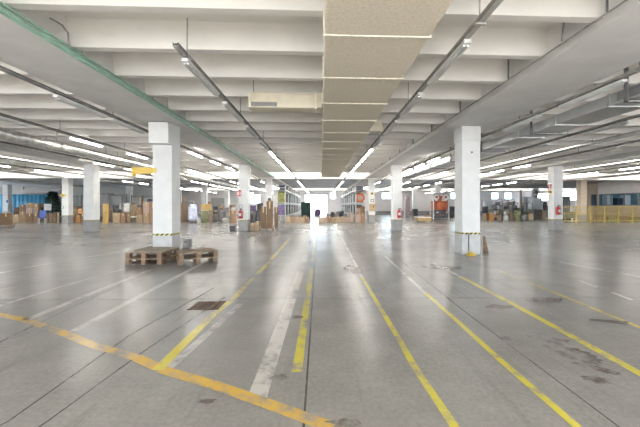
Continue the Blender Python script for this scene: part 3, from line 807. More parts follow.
# crates and bundles in the bay before the pale closed door
carton(181, 188.0, 203.5, 222.2, 'dark brown wooden cabinet beside the blue and white bundle', 'wood_dark', .6, name='cabinet', cat='cabinet', grp=None or 'cabinets', tape='wood')
fp, X, Y, w = flat_pallet(187.5, 200.6, 223, 'pallet under the blue and white bundle', 1.0)
sack(187.9, 198, 203.5, 221, 'big blue and white wrapped bundle on a pallet', 'blue_white', .85, PZ, d=26.9, seed=5, tie=False)
sack(196.8, 200.8, 218.5, 223.4, 'small white sack at the foot of the blue and white bundle', 'bag_white', .4, 0, d=26.0, seed=6)
sack(190.5, 200.5, 199.4, 205, 'dark bundle seen above the blue and white one', 'bag_dark', .6, 0, d=29.5, seed=9, tie=False)
carton(201.2, 208.4, 210.5, 222.6, 'olive green crate under the light wooden crate', 'olive_drum', .7, grp='crates', name='crate', cat='crate', tape='wood')
carton(208.6, 212.6, 210.0, 222.6, 'pale crate next to the olive green crate', 'wood', .7, grp='crates', name='crate', cat='crate', tape='wood')
zz = (222.6 - 209.9) * 27.4 / F
carton(201.4, 211.4, 204.0, 209.8, 'light orange wooden crate on the olive green crate', 'wood_yellow', .65, 1.066, d=27.42, grp='crates', name='crate', cat='crate', tape='wood')
carton(207.6, 212.2, 201.4, 204.0, 'small dark box on the light orange crate', 'wood_dark', .4, 1.56, d=27.45, grp='crates', name='crate', cat='crate', tape='wood')
carton(213, 217.4, 213.8, 221.3, 'grey carton next to the pale crate', 'bag_grey', .6)
carton(213.1, 217.3, 211.9, 213.8, 'thin brown box lying on the grey carton', 'cardboard_dark', .5, .688, d=29.78)
sack(217.6, 224.6, 208.6, 221.8, 'upright grey wrapped bundle between crates and white sacks', 'bag_grey', .7, seed=8)
sack(222, 229.2, 218.0, 222.6, 'white sack slumped low before the orange-brown carton', 'bag_white', .5, seed=11)
sack(225.2, 230.4, 209, 219.5, 'tall white sack behind the slumped one', 'bag_white', .6, 0, d=29.6, seed=12)
carton(229.8, 236.3, 210.6, 222.9, 'orange-brown carton close to the column with the red sign', 'cardboard_red', .6)

sack(231.2, 235.8, 207.2, 210.4, 'white cloth heaped on the orange-brown carton by the column', 'bag_white', .4, (222.9 - 210.6) * depth(222.9) / F + .002, d=27.0, seed=81, tie=False)
carton(181.4, 187.4, 201.4, 203.4, 'thin dark case lying on top of the dark brown cabinet', 'dark_steel', .4, (222.2 - 203.5) * depth(222.2) / F + .004, d=28.15)
carton(256.5, 260.5, 214, 222.8, 'brown carton further back behind the brown stacks', 'cardboard', .5, d=27)
sack(243.6, 248, 208.5, 222.2, 'dark bundle hidden partly by the column beside cardboard stacks', 'goods_grey', .6, d=27.5, seed=83, tie=False)
sack(249, 256, 211.5, 221.4, 'grey heap below the far window, behind the dark bundles', 'bag_grey', .6, d=30, seed=84, tie=False)
carton(218.5, 224, 205.8, 208.5, 'flat tan box lying on the grey wrapped bundle', 'cardboard_light', .4, (221.8 - 208.6) * depth(221.8) / F + .025, d=29.0)
# storage behind, left bay
X, Y, w, hh = span(101, 110, 203.8, 223.3, .5)
w *= .86
t = thing('wooden_cabinet', 'tall yellow wooden cabinet with two doors', 'cabinet', (X, Y, 0), -math.atan2(X, Y) * .9)
MB().b2(-w / 2, w / 2, .02, .5, 0, hh, bevel=.01).done('carcass', 'wood_yellow', t)
for s in (-1, 1):
    dr = MB().b2(s * w / 4 - w / 4 + .01, s * w / 4 + w / 4 - .01, 0, .019, .06, hh - .04, bevel=.004).done('door', 'wood_yellow', t)
    MB().b2(s * .05 - .012, s * .05 + .012, -.02, 0, hh * .5, hh * .5 + .14).done('handle', 'dark_steel', dr)
carton(110.2, 112.2, 206, 222.0, 'narrow brown carton behind the yellow cabinet', 'cardboard_dark', .3, d=28.5)
carton(112.6, 119.8, 212.8, 223, 'wide tan carton under dark oddments, next to the yellow cabinet', 'cardboard_light', .6)
sack(113.5, 121, 208.8, 213.2, 'dark heap on the wide tan carton', 'bag_dark', .4, .841, d=26.9, seed=14, tie=False)
carton(120.4, 126.0, 213, 222.8, 'brown carton under the big white sack', 'cardboard_red', .6)
sack(122.8, 130.8, 203.2, 213, 'big white sack on the brown carton', 'bag_white', .6, .817, d=27.2, seed=15)
carton(126.8, 130.4, 214, 222.8, 'small tan carton between brown carton and black stool', 'cardboard', .5)
t = thing('stool', 'small black stool with white seat among the cartons', 'stool', (*flo(132.4, 223.6), 0))
b = MB()
for sx in (-.13, .13):
    for sy in (.03, .29): MB().cyl((sx, sy, 0), (sx * .8, sy * .8 + .03, .5), .02, 8).done('leg', 'black', t)
MB().b2(-.17, .17, 0, .32, .5, .56, bevel=.015).done('seat', 'white_plastic', t)
carton(136.2, 142.3, 215, 222.9, 'low tan carton beside the black stool', 'cardboard_light', .6)
carton(136.3, 142.4, 207.5, 215, 'red-brown carton on the low tan carton', 'cardboard_red', .5, .656, d=26.95)
carton(130.6, 137.6, 203.6, 210, 'light carton lifted on hidden stock behind the stool', 'cardboard_light', .5, .966, d=29.05)
carton(130.4, 137.4, 210.6, 221.4, 'brown carton behind the black stool', 'cardboard', .6, d=29)
carton(142.8, 149.2, 213.5, 223, 'tan carton under the tall pinkish stack', 'cardboard', .6)
carton(143.2, 149.2, 202, 213.5, 'pinkish carton on top of the tan one near the pallets column', 'cardboard_pink', .5, .785, d=26.8)
carton(149.5, 156, 201.5, 222.9, 'tall brown carton half hidden by the near column', 'cardboard_red', .6)

for i, (px, d, h2, r, m, lab) in enumerate(((140.2, 29.5, 2.1, .09, 'cardboard', 'tall cardboard tube standing behind the red-brown carton'), (143.2, 30.2, 2.35, .07, 'wood', 'tallest wooden pole standing behind the pinkish carton'), (120.3, 29.3, 1.75, .1, 'bag_grey', 'grey roll standing between the dark heap and the white sack'), (183.5, 29.6, 2.2, .12, 'cardboard_dark', 'brown roll standing behind the dark brown cabinet'), (245.0, 29.0, 2.0, .1, 'blue_white', 'pale roll standing near the column with cardboard stacks'))):
    t = thing('standing_roll', lab, 'roll', (*world(px, d), 0), 0, 'rolls standing among the stock')
    MB().cyl((0, 0, 0), (0, 0, h2), r, 14).done('roll', m, t, smooth=True)
    MB().cyl((0, 0, h2 + .001), (0, 0, h2 + .02), r * .6, 12).done('core_end', 'black', t)
def load(pl, pr, pt, d, m, label, dep=.7):
    w = (pr - pl) * d / F; X, Y = world((pl + pr) / 2, d); ang = math.atan2(X, Y); w *= math.cos(ang)
    hh = CH - (pt - PY) * d / F
    t = thing('pallet_load', label, 'load', (X, Y, 0), -ang, 'wrapped loads in the second row')
    MB().b2(-w / 2, w / 2, 0, dep, 0, .13).done('base_pallet', 'wood', t)
    b = MB(); b.b2(-w / 2, w / 2, .02, dep, .131, hh, bevel=.04)
    bmesh.ops.subdivide_edges(b.bm, edges=b.bm.edges[:], cuts=2, use_grid_fill=True)
    for v in b.bm.verts:
        if v.co.z > .3: v.co += Vector((noise.noise(v.co * 4 + Vector((pl, 0, 0))), noise.noise(v.co * 4 + Vector((0, pl, 0))), .6 * noise.noise(v.co * 5))) * .07
    b.done('wrapping', m, t)
    MB().b2(-w / 2 - .03, w / 2 + .03, -.03, .0, .131 + (hh - .13) * .5, .131 + (hh - .13) * .5 + .04).done('strap', 'black', t)
    return t
load(14, 19, 207.5, 32, 'cardboard_red', 'red-brown wrapped load behind the small light carton')
load(39, 44, 203.5, 33, 'cardboard_dark', 'dark wrapped load behind the blue chair')
load(113.5, 118.5, 205, 31, 'goods_grey', 'grey wrapped load behind the dark heap')
load(126, 131, 205.5, 32.5, 'cardboard_red', 'red-brown wrapped load behind the big white sack')
load(147.5, 153, 199, 31.5, 'goods_blue', 'dark blue wrapped load behind the tall pinkish stack')
load(188.6, 193.5, 201, 31.5, 'bag_grey', 'grey wrapped load behind the blue and white bundle')
load(213.2, 217.6, 206.5, 33, 'goods_grey', 'dark grey wrapped load in the row behind the pale crate')
load(218.8, 223.0, 205, 35, 'cardboard_dark', 'brown wrapped load behind the grey wrapped bundle')
load(223.6, 228.8, 207.5, 34, 'pink_grey', 'pinkish wrapped load behind the white sacks')
load(229.6, 235.4, 205, 33, 'cardboard_light', 'pale tan wrapped load behind the orange-brown carton')
load(249.5, 256, 205.5, 35.2, 'purple', 'purple wrapped load below the far window')
load(257.2, 263, 203, 33, 'goods_grey', 'dark grey wrapped load behind the tall brown stacks')
load(482.5, 488, 206.5, 36.2, 'goods_grey', 'dark grey wrapped load behind the tan carton by the machines')
load(546.5, 552, 206, 33, 'goods_blue', 'dark blue wrapped load behind the column by the machines')
# between the two outer columns
for pl, pr, pt, pb, z0, d, m, lab in (
    (71.8, 76.0, 214.5, 222.6, 0, None, 'cardboard_red', 'red-brown carton against the column with the yellow sign'),
    (76.2, 80.2, 215.2, 222.6, 0, None, 'orange', 'orange carton at the bottom of the pile between the columns'),
    (80.4, 84.2, 213.8, 222.6, 0, None, 'cardboard_dark', 'dark brown carton beside the column near the yellow cabinet'),
    (72.6, 77.4, 209.3, 214.2, .685, 27.42, 'cardboard_light', 'light carton on the red-brown one between the columns'),
    (77.8, 82.6, 208.5, 213.6, .744, 27.45, 'orange', 'orange carton topmost of the pile between the columns')):
    carton(pl, pr, pt, pb, lab, m, .45, z0, d)

# far left stock
fp, X, Y, w = flat_pallet(-2, 14.5, 227.5, 'pallet carrying a brown carton at the photo edge', 1.0)
carton(-1, 12.5, 214, 225.6, 'brown carton on the pallet at the photo edge', 'cardboard_dark', .7, PZ, d=21.6)
carton(13, 18.6, 214.5, 222.6, 'small light carton next to the pallet with the brown carton', 'cardboard_light', .5)
carton(19, 25.8, 211.5, 222.5, 'tall tan carton in the pile before the blue tarp', 'cardboard', .5)
carton(19.4, 25.2, 204.6, 211.3, 'brown carton on the tall tan one before the blue tarp', 'cardboard_dark', .45, .935, d=27.6)
carton(26.2, 33, 213.8, 222.5, 'dark carton low in the middle of the tarp-side pile', 'cardboard_dark', .5)
carton(26.4, 32.6, 208.0, 213.6, 'pinkish carton on the dark one before the blue tarp', 'cardboard_pink', .45, .74, d=27.6)
carton(26.2, 33.4, 202.8, 207.8, 'tan carton topmost of the pile before the blue tarp', 'cardboard', .42, 1.222, d=27.62)
carton(33.4, 38, 213.3, 222.5, 'red-brown carton beside the blue chair', 'cardboard_red', .5)
carton(33.6, 38.2, 203.5, 213.0, 'upright tan carton on the red-brown one by the blue chair', 'cardboard', .45, .783, d=27.6)
X, Y, w, hh = span(38.8, 44, 210, 223.4, .5)
t = thing('chair', 'blue chair among the cartons by the tree', 'chair', (X, Y, 0), .5)
MB().b2(-.22, .22, 0, .44, .42, .50, bevel=.03).done('seat', 'blue', t); MB().box((0, .44, .78), (.44, .07, .55), bevel=.03, rx=-.15).done('backrest', 'blue', t)
for sx in (-.19, .19):
    for sy in (.04, .40): MB().cyl((sx * 1.1, sy, 0), (sx, sy, .42), .016, 8).done('leg', 'white_plastic', t)
X, Y, w, hh = span(44, 51, 204, 212, .3, d=29.5)
t = thing('display_board', 'white board on a stand before the dark tree', 'board', (X, Y, 0))
MB().b2(-.32, .32, 0, .04, 1.0, 1.6, bevel=.01).done('panel', 'white_plastic', t)
for s in (-.28, .28): MB().cyl((s, .02, 0), (s, .02, 1.0), .018, 8).done('leg', 'tray_grey', t)
for i, (pl, pr, lab) in enumerate(((44.6, 48.4, 'slatted crate by the blue chair'), (48.7, 52.6, 'slatted crate in the middle before the tree'), (52.9, 55.6, 'slatted crate before the tree, nearest the column'))):
    X, Y, w, hh = span(pl, pr, 212.8, 222.5, .4)
    t = thing('slatted_crate', lab, 'crate', (X, Y, 0), 0, 'slatted wooden crates')
    for k in range(6): MB().b2(-w / 2 - .06, w / 2 + .06, 0, .02, k * hh / 6 + .01, (k + 1) * hh / 6 - .02).done('slat', 'wood', t)
    MB().b2(-w / 2 - .055, w / 2 + .055, .021, .4, 0, hh - .05, bevel=.01).done('body', 'cardboard_dark', t)
carton(57.0, 59.2, 212.5, 222.9, 'light tan carton tight against the column by the tree', 'cardboard_light', .3)
# dark artificial tree
X, Y = world(52.3, 31.0)
t = thing('artificial_tree', 'tall dark green bushy tree among the stock', 'tree', (X, Y, 0))
MB().cyl((0, 0, 0), (0, 0, 2.6), .05, 10, r2=.02).done('trunk', 'bark', t)
MB().lathe([(.28, 0), (.33, .05), (.33, .1), (.25, .3), (.2, .3)], 14).done('pot', 'cardboard_dark', t)
b = MB(); rnd = random.Random(4)
for i in range(1500):
    z = .5 + 2.25 * rnd.random() ** .9; r = (.70 * (1 - (z - .5) / 2.6) + .12) * rnd.uniform(.35, 1.05); a = rnd.uniform(0, 2 * PI)
    c = Vector((r * math.cos(a), r * math.sin(a), z)); dr = Vector((math.cos(a + rnd.uniform(-.8, .8)), math.sin(a + rnd.uniform(-.8, .8)), rnd.uniform(-.5, .5))).normalized()
    up = dr.cross(Vector((rnd.uniform(-1, 1), rnd.uniform(-1, 1), 1))).normalized() * .05; ln = rnd.uniform(.14, .24)
    v = [b.bm.verts.new(p) for p in (c, c + dr * ln * .5 + up, c + dr * ln, c + dr * ln * .5 - up)]
    b.bm.faces.new(v)
b.done('foliage', 'dark_green', t)
# blue tarp and dark opening behind
xa, xb = at_y(-2, 41), at_y(50, 41)
t = thing('blue_tarp', 'large blue tarp hung as a wall behind the cartons', 'tarp', (xa, 41, 0))
b = MB(); n = 60; rows = []
for iz in range(2):
    rows.append([b.bm.verts.new(((xb - xa) * i / n, .05 * math.sin(i * 1.3) + .03 * math.sin(i * .37), .05 + iz * 2.75)) for i in range(n + 1)])
for i in range(n): b.bm.faces.new((rows[0][i], rows[0][i + 1], rows[1][i + 1], rows[1][i]))
o = b.done('sheet', 'blue_tarp', t, smooth=True)
md = o.modifiers.new('thick', 'SOLIDIFY'); md.thickness = .01
MB().cyl((0, 0, 2.82), (xb - xa, 0, 2.82), .03).done('hanging_rail', 'tray_grey', t)
MB().cyl((.02, .02, 0), (.02, .02, 2.8), .03).done('post', 'tray_grey', t); MB().cyl((xb - xa, .02, 0), (xb - xa, .02, 2.8), .03).done('post', 'tray_grey', t)
t = thing('dark_opening_box', 'dark box standing in for the dark opening above the blue tarp', 'dark box', (xa + 1, 42.6, 2.95))  # dark box added to give the darkness of the opening above the tarp
MB().b2(0, xb - xa - 1, 0, .38, 0, .5).done('housing', 'dark_steel', t)
for x in (.4, 5): MB().b2(x, x + .08, .1, .2, .501, ZS - 2.952).done('hanger_strap', 'tray_grey', t)

# steel racks and panels behind the carton storage
def storage_rack(pl, pr, d, hgt, label, panels=()):
    x0, y0 = world(pl, d); x1, _ = world(pr, d); w = x1 - x0
    t = thing('storage_rack', label, 'rack', (x0, y0, 0), 0, 'steel storage racks behind the cartons')
    for x in (0, w):
        for yy in (0, .8): MB().b2(x - .05, x + .05, yy - .05, yy + .05, 0, hgt).done('post', 'tray_grey', t)
    for z in (.15, 1.3, hgt - .2):
        MB().b2(.051, w - .051, -.05, .85, z, z + .1).done('shelf', 'tray_grey', t)
    for a, b2, z0, z1, m in panels:
        MB().b2(w * a, w * b2, .1, .13, z0, z1).done('panel', m, t)
    return t
storage_rack(72, 81, 36, 2.6, 'grey steel rack seen between the two outer columns', ((.08, .5, 1.4, 2.3, 'grey_panel'), (.55, .92, .3, 1.25, 'cardboard_dark')))
storage_rack(99, 108, 36, 2.9, 'grey steel rack above the yellow cabinet', ((.1, .9, 1.42, 2.55, 'wall_grey'),))
storage_rack(109.5, 122, 36, 2.75, 'grey steel rack with a pale panel, behind the dark heap', ((.05, .85, .4, 2.5, 'grey_panel'),))
storage_rack(131.5, 141, 36, 2.6, 'dark framed rack behind the black stool', ((.1, .9, 1.42, 2.3, 'wall_grey'),))
storage_rack(143, 153, 36, 2.6, 'dark framed rack behind the tall pinkish stack', ((.1, .9, 1.42, 2.3, 'grey_panel'),))

# ------------------------------------------------------------------ central pallet racking with goods
def rack_unit(x0, x1, y0, L_, label):
    t = thing('pallet_rack', label, 'rack', (x0, y0, 0), 0, 'white pallet racking along the centre aisle')
    w = x1 - x0
    for yy in (.04, L_ - .04):
        for x in (.04, w - .04): MB().b2(x - .04, x + .04, yy - .035, yy + .035, 0, 3.15).done('post', 'rack_white', t)
        MB().b2(.08, w - .08, yy - .02, yy + .02, 2.95, 3.0).done('brace', 'rack_white', t)
    for z in (.5, 1.62, 2.72):
        for x in (.03, w - .03): MB().b2(x - .025, x + .025, .076, L_ - .076, z, z + .10).done('beam', 'rack_white', t)
        MB().b2(.06, w - .06, .08, L_ - .08, z + .06, z + .09).done('shelf', 'rack_white', t)
    return t
NB, UL = 8, 2.7
GM = ['goods_blue', 'goods_grey', 'goods_green', 'goods_blue', 'bag_grey', 'goods_blue', 'cardboard_dark', 'bag_dark']
LAND = {'L': 'the racking by the green-covered stack', 'R': 'the racking by the notice board'}
rk = {}
for side, (x0, x1) in (('L', (-3.85, -3.05)), ('R', (3.0, 3.95))):
    first = None
    for i in range(NB):
        y0 = 28.25 + i * (UL + .02)
        lab = f'white shelving bay, {ORD[i]} from the camera in {LAND[side]}'
        if first is None: first = rack_unit(x0, x1, y0, UL, lab)
        else: dup(first, (x0, y0, 0), label=lab)
        for zi, z in enumerate((.592, 1.712, 2.812)):
            for k in range(3):
                rr = random.Random(hash((side == 'L', i, zi, k)) % 9999 + i * 31 + zi * 7 + k)
                if i == 0 and k == 0: continue
                hh = rr.uniform(.6, .93) if zi < 2 else rr.uniform(.3, .55)
                yy = y0 + .14 + k * .84
                m = GM[rr.randrange(len(GM))]
                b = MB(); b.b2(x0 + .12, x1 - .12, yy, yy + .74, z, z + hh, bevel=.03); b.b2(x0 + .2, x1 - .2, yy + .2, yy + .5, z + hh + .0005, z + hh + .04, bevel=.01)
                kind = ['carton', 'bin', 'bundle'][k]
                tag(b.done('stored_' + kind, m), f"{kind} on the {['lowest', 'middle', 'top'][zi]} shelf of the {ORD[i]} bay in {LAND[side]}", kind, 'goods on the central racking')
# things at the rack ends
def rack_load(x0, x1, y, z, hh, label, m, kind='load'):
    b = MB(); b.b2(x0, x1, y, y + .62, z, z + hh, bevel=.06)
    bmesh.ops.subdivide_edges(b.bm, edges=b.bm.edges[:], cuts=2, use_grid_fill=True)
    for v in b.bm.verts:
        if v.co.z > z + .05: v.co += Vector((noise.noise(v.co * 4), noise.noise(v.co * 4 + Vector((7, 0, 0))), 0)) * .05
    t = tag(b.done('wrapped_load', m), label, kind, 'goods on the central racking')
rack_load(-3.74, -3.16, 28.42, .592, .92, 'purple wrapped load at the racking end', 'purple')
rack_load(-3.74, -3.16, 28.42, 1.712, .92, 'yellow-green wrapped load over the purple one', 'goods_olive')
def reel(px, py, d, r, label, m, z0=None):
    X, Y = 3.46, 28.5; z = CH - (py - PY) * d / F
    if z0 is not None: z = z0 + r
    t = thing('reel', label, 'reel', (X, Y, z), 0)
    MB().cyl((0, 0, 0), (0, .25, 0), r, 24).done('drum', m, t)
    MB().cyl((0, -.03, 0), (0, -.001, 0), r * .55, 20).done('hub', 'cardboard_pink', t)
    return t
reel(361.3, 201, 28.6, .42, 'round red reel on the shelf at the racking end', 'red_orange', z0=1.712)
rack_load(3.1, 3.48, 28.42, .592, .62, 'pinkish carton on the low shelf below the red reel', 'cardboard_pink', 'box')
rack_load(3.52, 3.86, 28.42, .592, .78, 'dark carton on the low shelf below the red reel', 'cardboard_dark', 'box')
carton(355.4, 360.4, 214, 222.0, 'pink-brown carton on the floor under the red reel', 'cardboard_pink', .5, d=27.5)
carton(360.6, 365.2, 213, 222.0, 'second pink-brown carton on the floor, next to the notice board column', 'cardboard_red', .5, d=27.5)
# low rows of cartons either side of the aisle
mats = ['cardboard_light', 'cardboard', 'cardboard_pink', 'cardboard_light', 'cardboard_red']
for i in range(5):
    pl = 286 + i * 4.6
    carton(pl, pl + 4.5, 217 + (i % 2) * .8, 222.4, f'low carton, {ORD[i]} along the row in front of the dark green covered stack', mats[i], .4)
for i in range(5):
    pl = 291 + i * 3.9
    if i < 4: carton(pl, pl + 3.5, 215.4 + (i % 3) * .5, 220.7, f'carton in the back row before the dark green covered stack, {ORD[i]} along', mats[(i + 2) % 5], .4)
for i in range(7):
    pl = 318.6 + i * 4.4
    carton(pl, pl + 4.3, 217.6 - (i % 3) * .5, 222.4, f'low carton, {ORD[i]} along the row opposite the dark green covered stack', mats[(i * 2) % 5], .4)
for i in range(5):
    pl = 326 + i * 4.3
    sack(pl, pl + 3.9, 213 - (i % 2), 220.5, f'{["grey", "dark"][i % 2]} bundle behind the low cartons, {ORD[i]} from the aisle', ['bag_grey', 'bag_dark'][i % 2], .5, seed=20 + i, tie=False)
for i in range(3):
    pl = 331 + i * 4.6
    sack(pl, pl + 4.2, 209.5 - i * .6, 216.6, f'blue-grey bundle piled further up the aisle edge, {ORD[i]} from the doorway side', ['goods_blue', 'bag_grey', 'goods_grey'][i], .6, d=35, seed=30 + i, tie=False)
sack(349.3, 353.6, 211, 222.2, 'pale pink sack standing at the end of the low cartons', 'cardboard_pink', .34, 0, d=27.55, seed=41, tie=False)
# dark green covered stack and purple bundle in the aisle
X, Y, w, hh = span(300.8, 310.8, 202, 217.5, .9)
t = thing('covered_stack', 'tall stack under a dark green cover in the aisle', 'covered stack', (X, Y, 0))
b = MB(); b.box((0, .5, hh / 2), (w, 1.0, hh), bevel=.09)
bmesh.ops.subdivide_edges(b.bm, edges=b.bm.edges[:], cuts=4, use_grid_fill=True)
for v in b.bm.verts:
    v.co += Vector((noise.noise(v.co * 3), noise.noise(v.co * 3 + Vector((5, 0, 0))), 0)) * .07
b.done('cover', 'tarp_green', t, smooth=True)
b = MB(); b.b2(-w / 2 - .06, w / 2 + .06, -.07, .0 - .055, .55, .6); b.done('strap', 'black', t)
sack(314, 320.8, 208.6, 216, 'purple-grey round bundle standing before the bright doorway', 'purple', .8, seed=52)

# ------------------------------------------------------------------ right hand side of the hall
# low stack of boards
fp, X, Y, w = flat_pallet(417.2, 432, 222.6, 'pallet under the low pale boards', 1.2)
t = thing('board_stack', 'low stack of pale boards with yellow edges on a pallet', 'boards', (X, Y, PZ + .001))
for i in range(4): MB().b2(-w / 2 + .02, w / 2 - .02, .02 + .01 * (i % 2), 1.16, i * .085, i * .085 + .08, bevel=.006).done('board', ['wood_yellow', 'cardboard_light', 'wood_yellow', 'white_plastic'][i], t)
carton(424.2, 431.5, 214.6, 216.2, 'small reddish box lying on the pale boards', 'cardboard_red', .4, .484, d=27.7)
# red machine
X, Y, w, hh = span(433, 449.6, 193.7, 219.3, .0, d=34.8)
t = thing('reel_machine', 'tall red-orange machine with two white reels on top', 'machine', (X, Y, 0))
for s in (-1, 1):
    MB().b2(s * (w / 2 - .05) - .05, s * (w / 2 - .05) + .05, 0, .1, 0, hh, bevel=.008).done('post', 'white_enamel', t)
    MB().b2(s * (w / 2 - .05) - .05, s * (w / 2 - .05) + .05, 1.0, 1.1, 0, hh, bevel=.008).done('post', 'white_enamel', t)
    b = MB(); b.cyl((s * .5, .05, hh - .38), (s * .5, .3, hh - .38), .30, 24); o = b.done('reel', 'white_plastic', t)
    MB().cyl((s * .5, .0, hh - .38), (s * .5, .049, hh - .38), .13, 16).done('hub', 'red_orange', o)
    MB().cyl((s * .52, -.03, .45), (s * .52, .9, .45), .2, 16).done('roller', 'dark_steel', t)
MB().b2(-w / 2 + .101, w / 2 - .101, .12, .95, 1.0, 1.95, bevel=.04).done('body', 'red_orange', t)
MB().lump((0, .1, .98), (1.0, .5, .8), 61).done('red_cover', 'red_orange', t, smooth=True)
MB().b2(-w / 2 + .101, w / 2 - .101, .3, .95, .1, .98, bevel=.03).done('base', 'dark_steel', t)
MB().b2(-w / 2 + .101, w / 2 - .101, .02, .08, hh - .08, hh - .02).done('top_beam', 'dark_steel', t)
for q in range(10):
    bx_ = -w / 2 + .2 + (w - .4) * (q % 5) / 4; bz = .42 + .3 * (q // 5)
    MB().cyl((bx_, .299, bz), (bx_, .12, bz), .085, 12).done('bobbin', ['white_plastic', 'goods_grey', 'red_orange'][q % 3], t)
for s in (-1, 1):
    b = MB(); b.path([(s * .5 + .36 * math.cos(a), -.01, hh - .38 + .36 * math.sin(a)) for a in [i * PI / 8 for i in range(9)]], .025, 6); b.done('guard_arc', 'dark_steel', t)
MB().b2(-.2, .2, .3, .6, 1.96, hh - .25, bevel=.03).done('head', 'red_orange', t)
for s in (-1, 1): MB().cyl((s * .3, .1, 1.5), (s * .8, .05, 2.1), .04, 8).done('arm', 'dark_steel', t)
t = thing('tall_cabinet', 'pinkish grey tall cabinet near the far wall', 'cabinet', (*world(407.8, 44), 0))
MB().b2(-.34, .34, .021, .6, 0, 2.75, bevel=.01).done('carcass', 'pink_grey', t)
for z in (.1, 1.42): MB().b2(-.31, .31, 0, .02, z, z + 1.25, bevel=.004).done('door', 'pink_grey', t)
t = thing('wheeled_bin', 'dark wheeled bin at the foot of the distant column', 'bin', (*world(415.6, 42), 0))
MB().b2(-.3, .3, 0, .6, .12, .95, bevel=.04).done('body', 'bag_dark', t); MB().b2(-.32, .32, -.03, .62, .96, 1.02, bevel=.02).done('lid', 'black', t)
for s in (-.22, .22): MB().cyl((s - .03, .5, .1), (s + .03, .5, .1), .1, 12).done('wheel', 'black', t)
t = thing('dark_machine', 'dark machine half hidden behind the near column with the conduit', 'machine', (*world(453.5, 40), 0))
MB().b2(-.5, .7, 0, .8, 0, .75, bevel=.03).done('base', 'dark_steel', t); MB().b2(-.3, .3, .1, .6, .751, 1.35, bevel=.04).done('head', 'goods_blue', t)
MB().cyl((0, .05, 1.1), (0, -.1, 1.1), .15, 16).done('handwheel', 'black', t)

# orange bin, tan carton, white cabinet and the machines
carton(482.4, 486.6, 213.6, 220.4, 'tan carton next to the orange bin by the machines', 'cardboard_light', .5)
X, Y, w, hh = span(487.9, 495.4, 212.8, 220.4, .5)
t = thing('storage_bin', 'orange storage bin on the floor by the machines', 'bin', (X, Y, 0))
MB().b2(-w / 2, w / 2, 0, .55, 0, hh * .9, bevel=.03).done('body', 'orange', t); MB().b2(-w / 2 - .03, w / 2 + .03, -.03, .58, hh * .9 + .001, hh * .9 + .06, bevel=.01).done('rim', 'cardboard_pink', t)
X, Y, w, hh = span(485, 492.4, 201, 214, .0, d=39)
t = thing('control_cabinet', 'bluish white control cabinet behind the orange bin', 'cabinet', (X, Y, 0))
MB().b2(-w / 2, w / 2, .02, .6, 0, 2.0, bevel=.015).done('carcass', 'machine_white', t); MB().b2(-w / 2 + .05, w / 2 - .05, 0, .019, .1, 1.92, bevel=.005).done('door', 'machine_white', t)
MB().b2(w / 2 - .14, w / 2 - .1, -.03, 0, 1.0, 1.15).done('handle', 'dark_steel', t)

def roller_machine(pl, pr, d, hgt, label, m, seed, tall=False):
    x0, y0 = world(pl, d); x1, _ = world(pr, d); w = x1 - x0; rnd = random.Random(seed)
    t = thing('machine', label, 'machine', (x0 + w / 2, y0, 0), 0, 'workshop machines')
    for s in (-1, 1):
        MB().b2(s * (w / 2 - .06) - .05, s * (w / 2 - .06) + .05, .0, 1.0, 0, hgt * .8, bevel=.02).done('side_frame', m, t)
        MB().b2(s * (w / 2 - .06) - .09, s * (w / 2 - .06) + .09, -.04, 1.04, -.0, .06).done('foot', 'dark_steel', t)
    for k in range(5):
        z = .3 + k * hgt * .13; yy = .1 + rnd.random() * .7
        MB().cyl((-w / 2 + .11, yy, z), (w / 2 - .11, yy, z), rnd.uniform(.05, .12), 14).done('roller', ['galvanised', 'dark_steel', 'wood'][k % 3], t)
    MB().b2(-w / 2 + .12, w / 2 - .12, .45, .9, .07, .26, bevel=.02).done('bed', m, t)
    b = MB(); b.b2(-w * .3, w * .05, .1, .6, hgt * .8 + .001, hgt, bevel=.04); b.done('motor_housing', 'machine_grey', t)
    MB().b2(w * .12, w * .3, .05, .25, hgt * .8 + .001, hgt * 1.05, bevel=.02).done('control_panel', 'machine_white' if seed % 2 else 'wood', t)
    MB().b2(-w / 2, w / 2, .3, .7, hgt * .8 - .05, hgt * .8).done('top_beam', 'dark_steel', t)
    b = MB(); b.path([(w * .4, .5, hgt * .8), (w * .42, .5, hgt * 1.15), (w * .1, .5, hgt * 1.2), (-w * .35, .4, hgt * 1.05)], .025); b.done('cable_arm', 'dark_steel', t)
    for k in range(3):
        x = -w * .35 + k * w * .3
        MB().b2(x - .12, x + .12, -.16, -.045, .5 + .1 * k, .85 + .1 * k, bevel=.02).done('guard', ['machine_white', 'cardboard_light', 'machine_green'][k], t)
    return t
roller_machine(493, 501.3, 34, 1.35, 'low grey-green roller machine behind the orange bin', 'machine_green', 1)
roller_machine(503, 512, 34, 1.75, 'grey roller machine below the two small windows', 'machine_grey', 2)
roller_machine(513.8, 521.6, 34.0, 1.5, 'dark roller machine left of the empty steel frame', 'machine_green', 3)
carton(497, 501.5, 214.8, 221, 'low wooden crate on the floor before the roller machines, next to the orange bin', 'wood', .5, grp='crates', name='crate', cat='crate', tape='wood_dark')
sack(503, 508.5, 214.6, 221, 'pale bundle on the floor before the middle roller machine', 'bag_white', .6, seed=91, tie=False)
carton(509.5, 513.5, 213.2, 220.8, 'dark crate on the floor between pale bundle and green drum', 'wood_dark', .5, grp='crates', name='crate', cat='crate', tape='wood')
t = thing('steel_drum', 'olive green drum before the dark roller machine', 'drum', (*world(517.4, 30.6), 0))
MB().lathe([(.27, 0), (.28, .02), (.28, .28), (.295, .3), (.28, .32), (.28, .58), (.295, .6), (.28, .62), (.28, .86), (.26, .88)], 20).done('body', 'olive_drum', t, smooth=True)
MB().cyl((.1, 0, .881), (.1, 0, .91), .05, 12).done('cap', 'dark_steel', t)
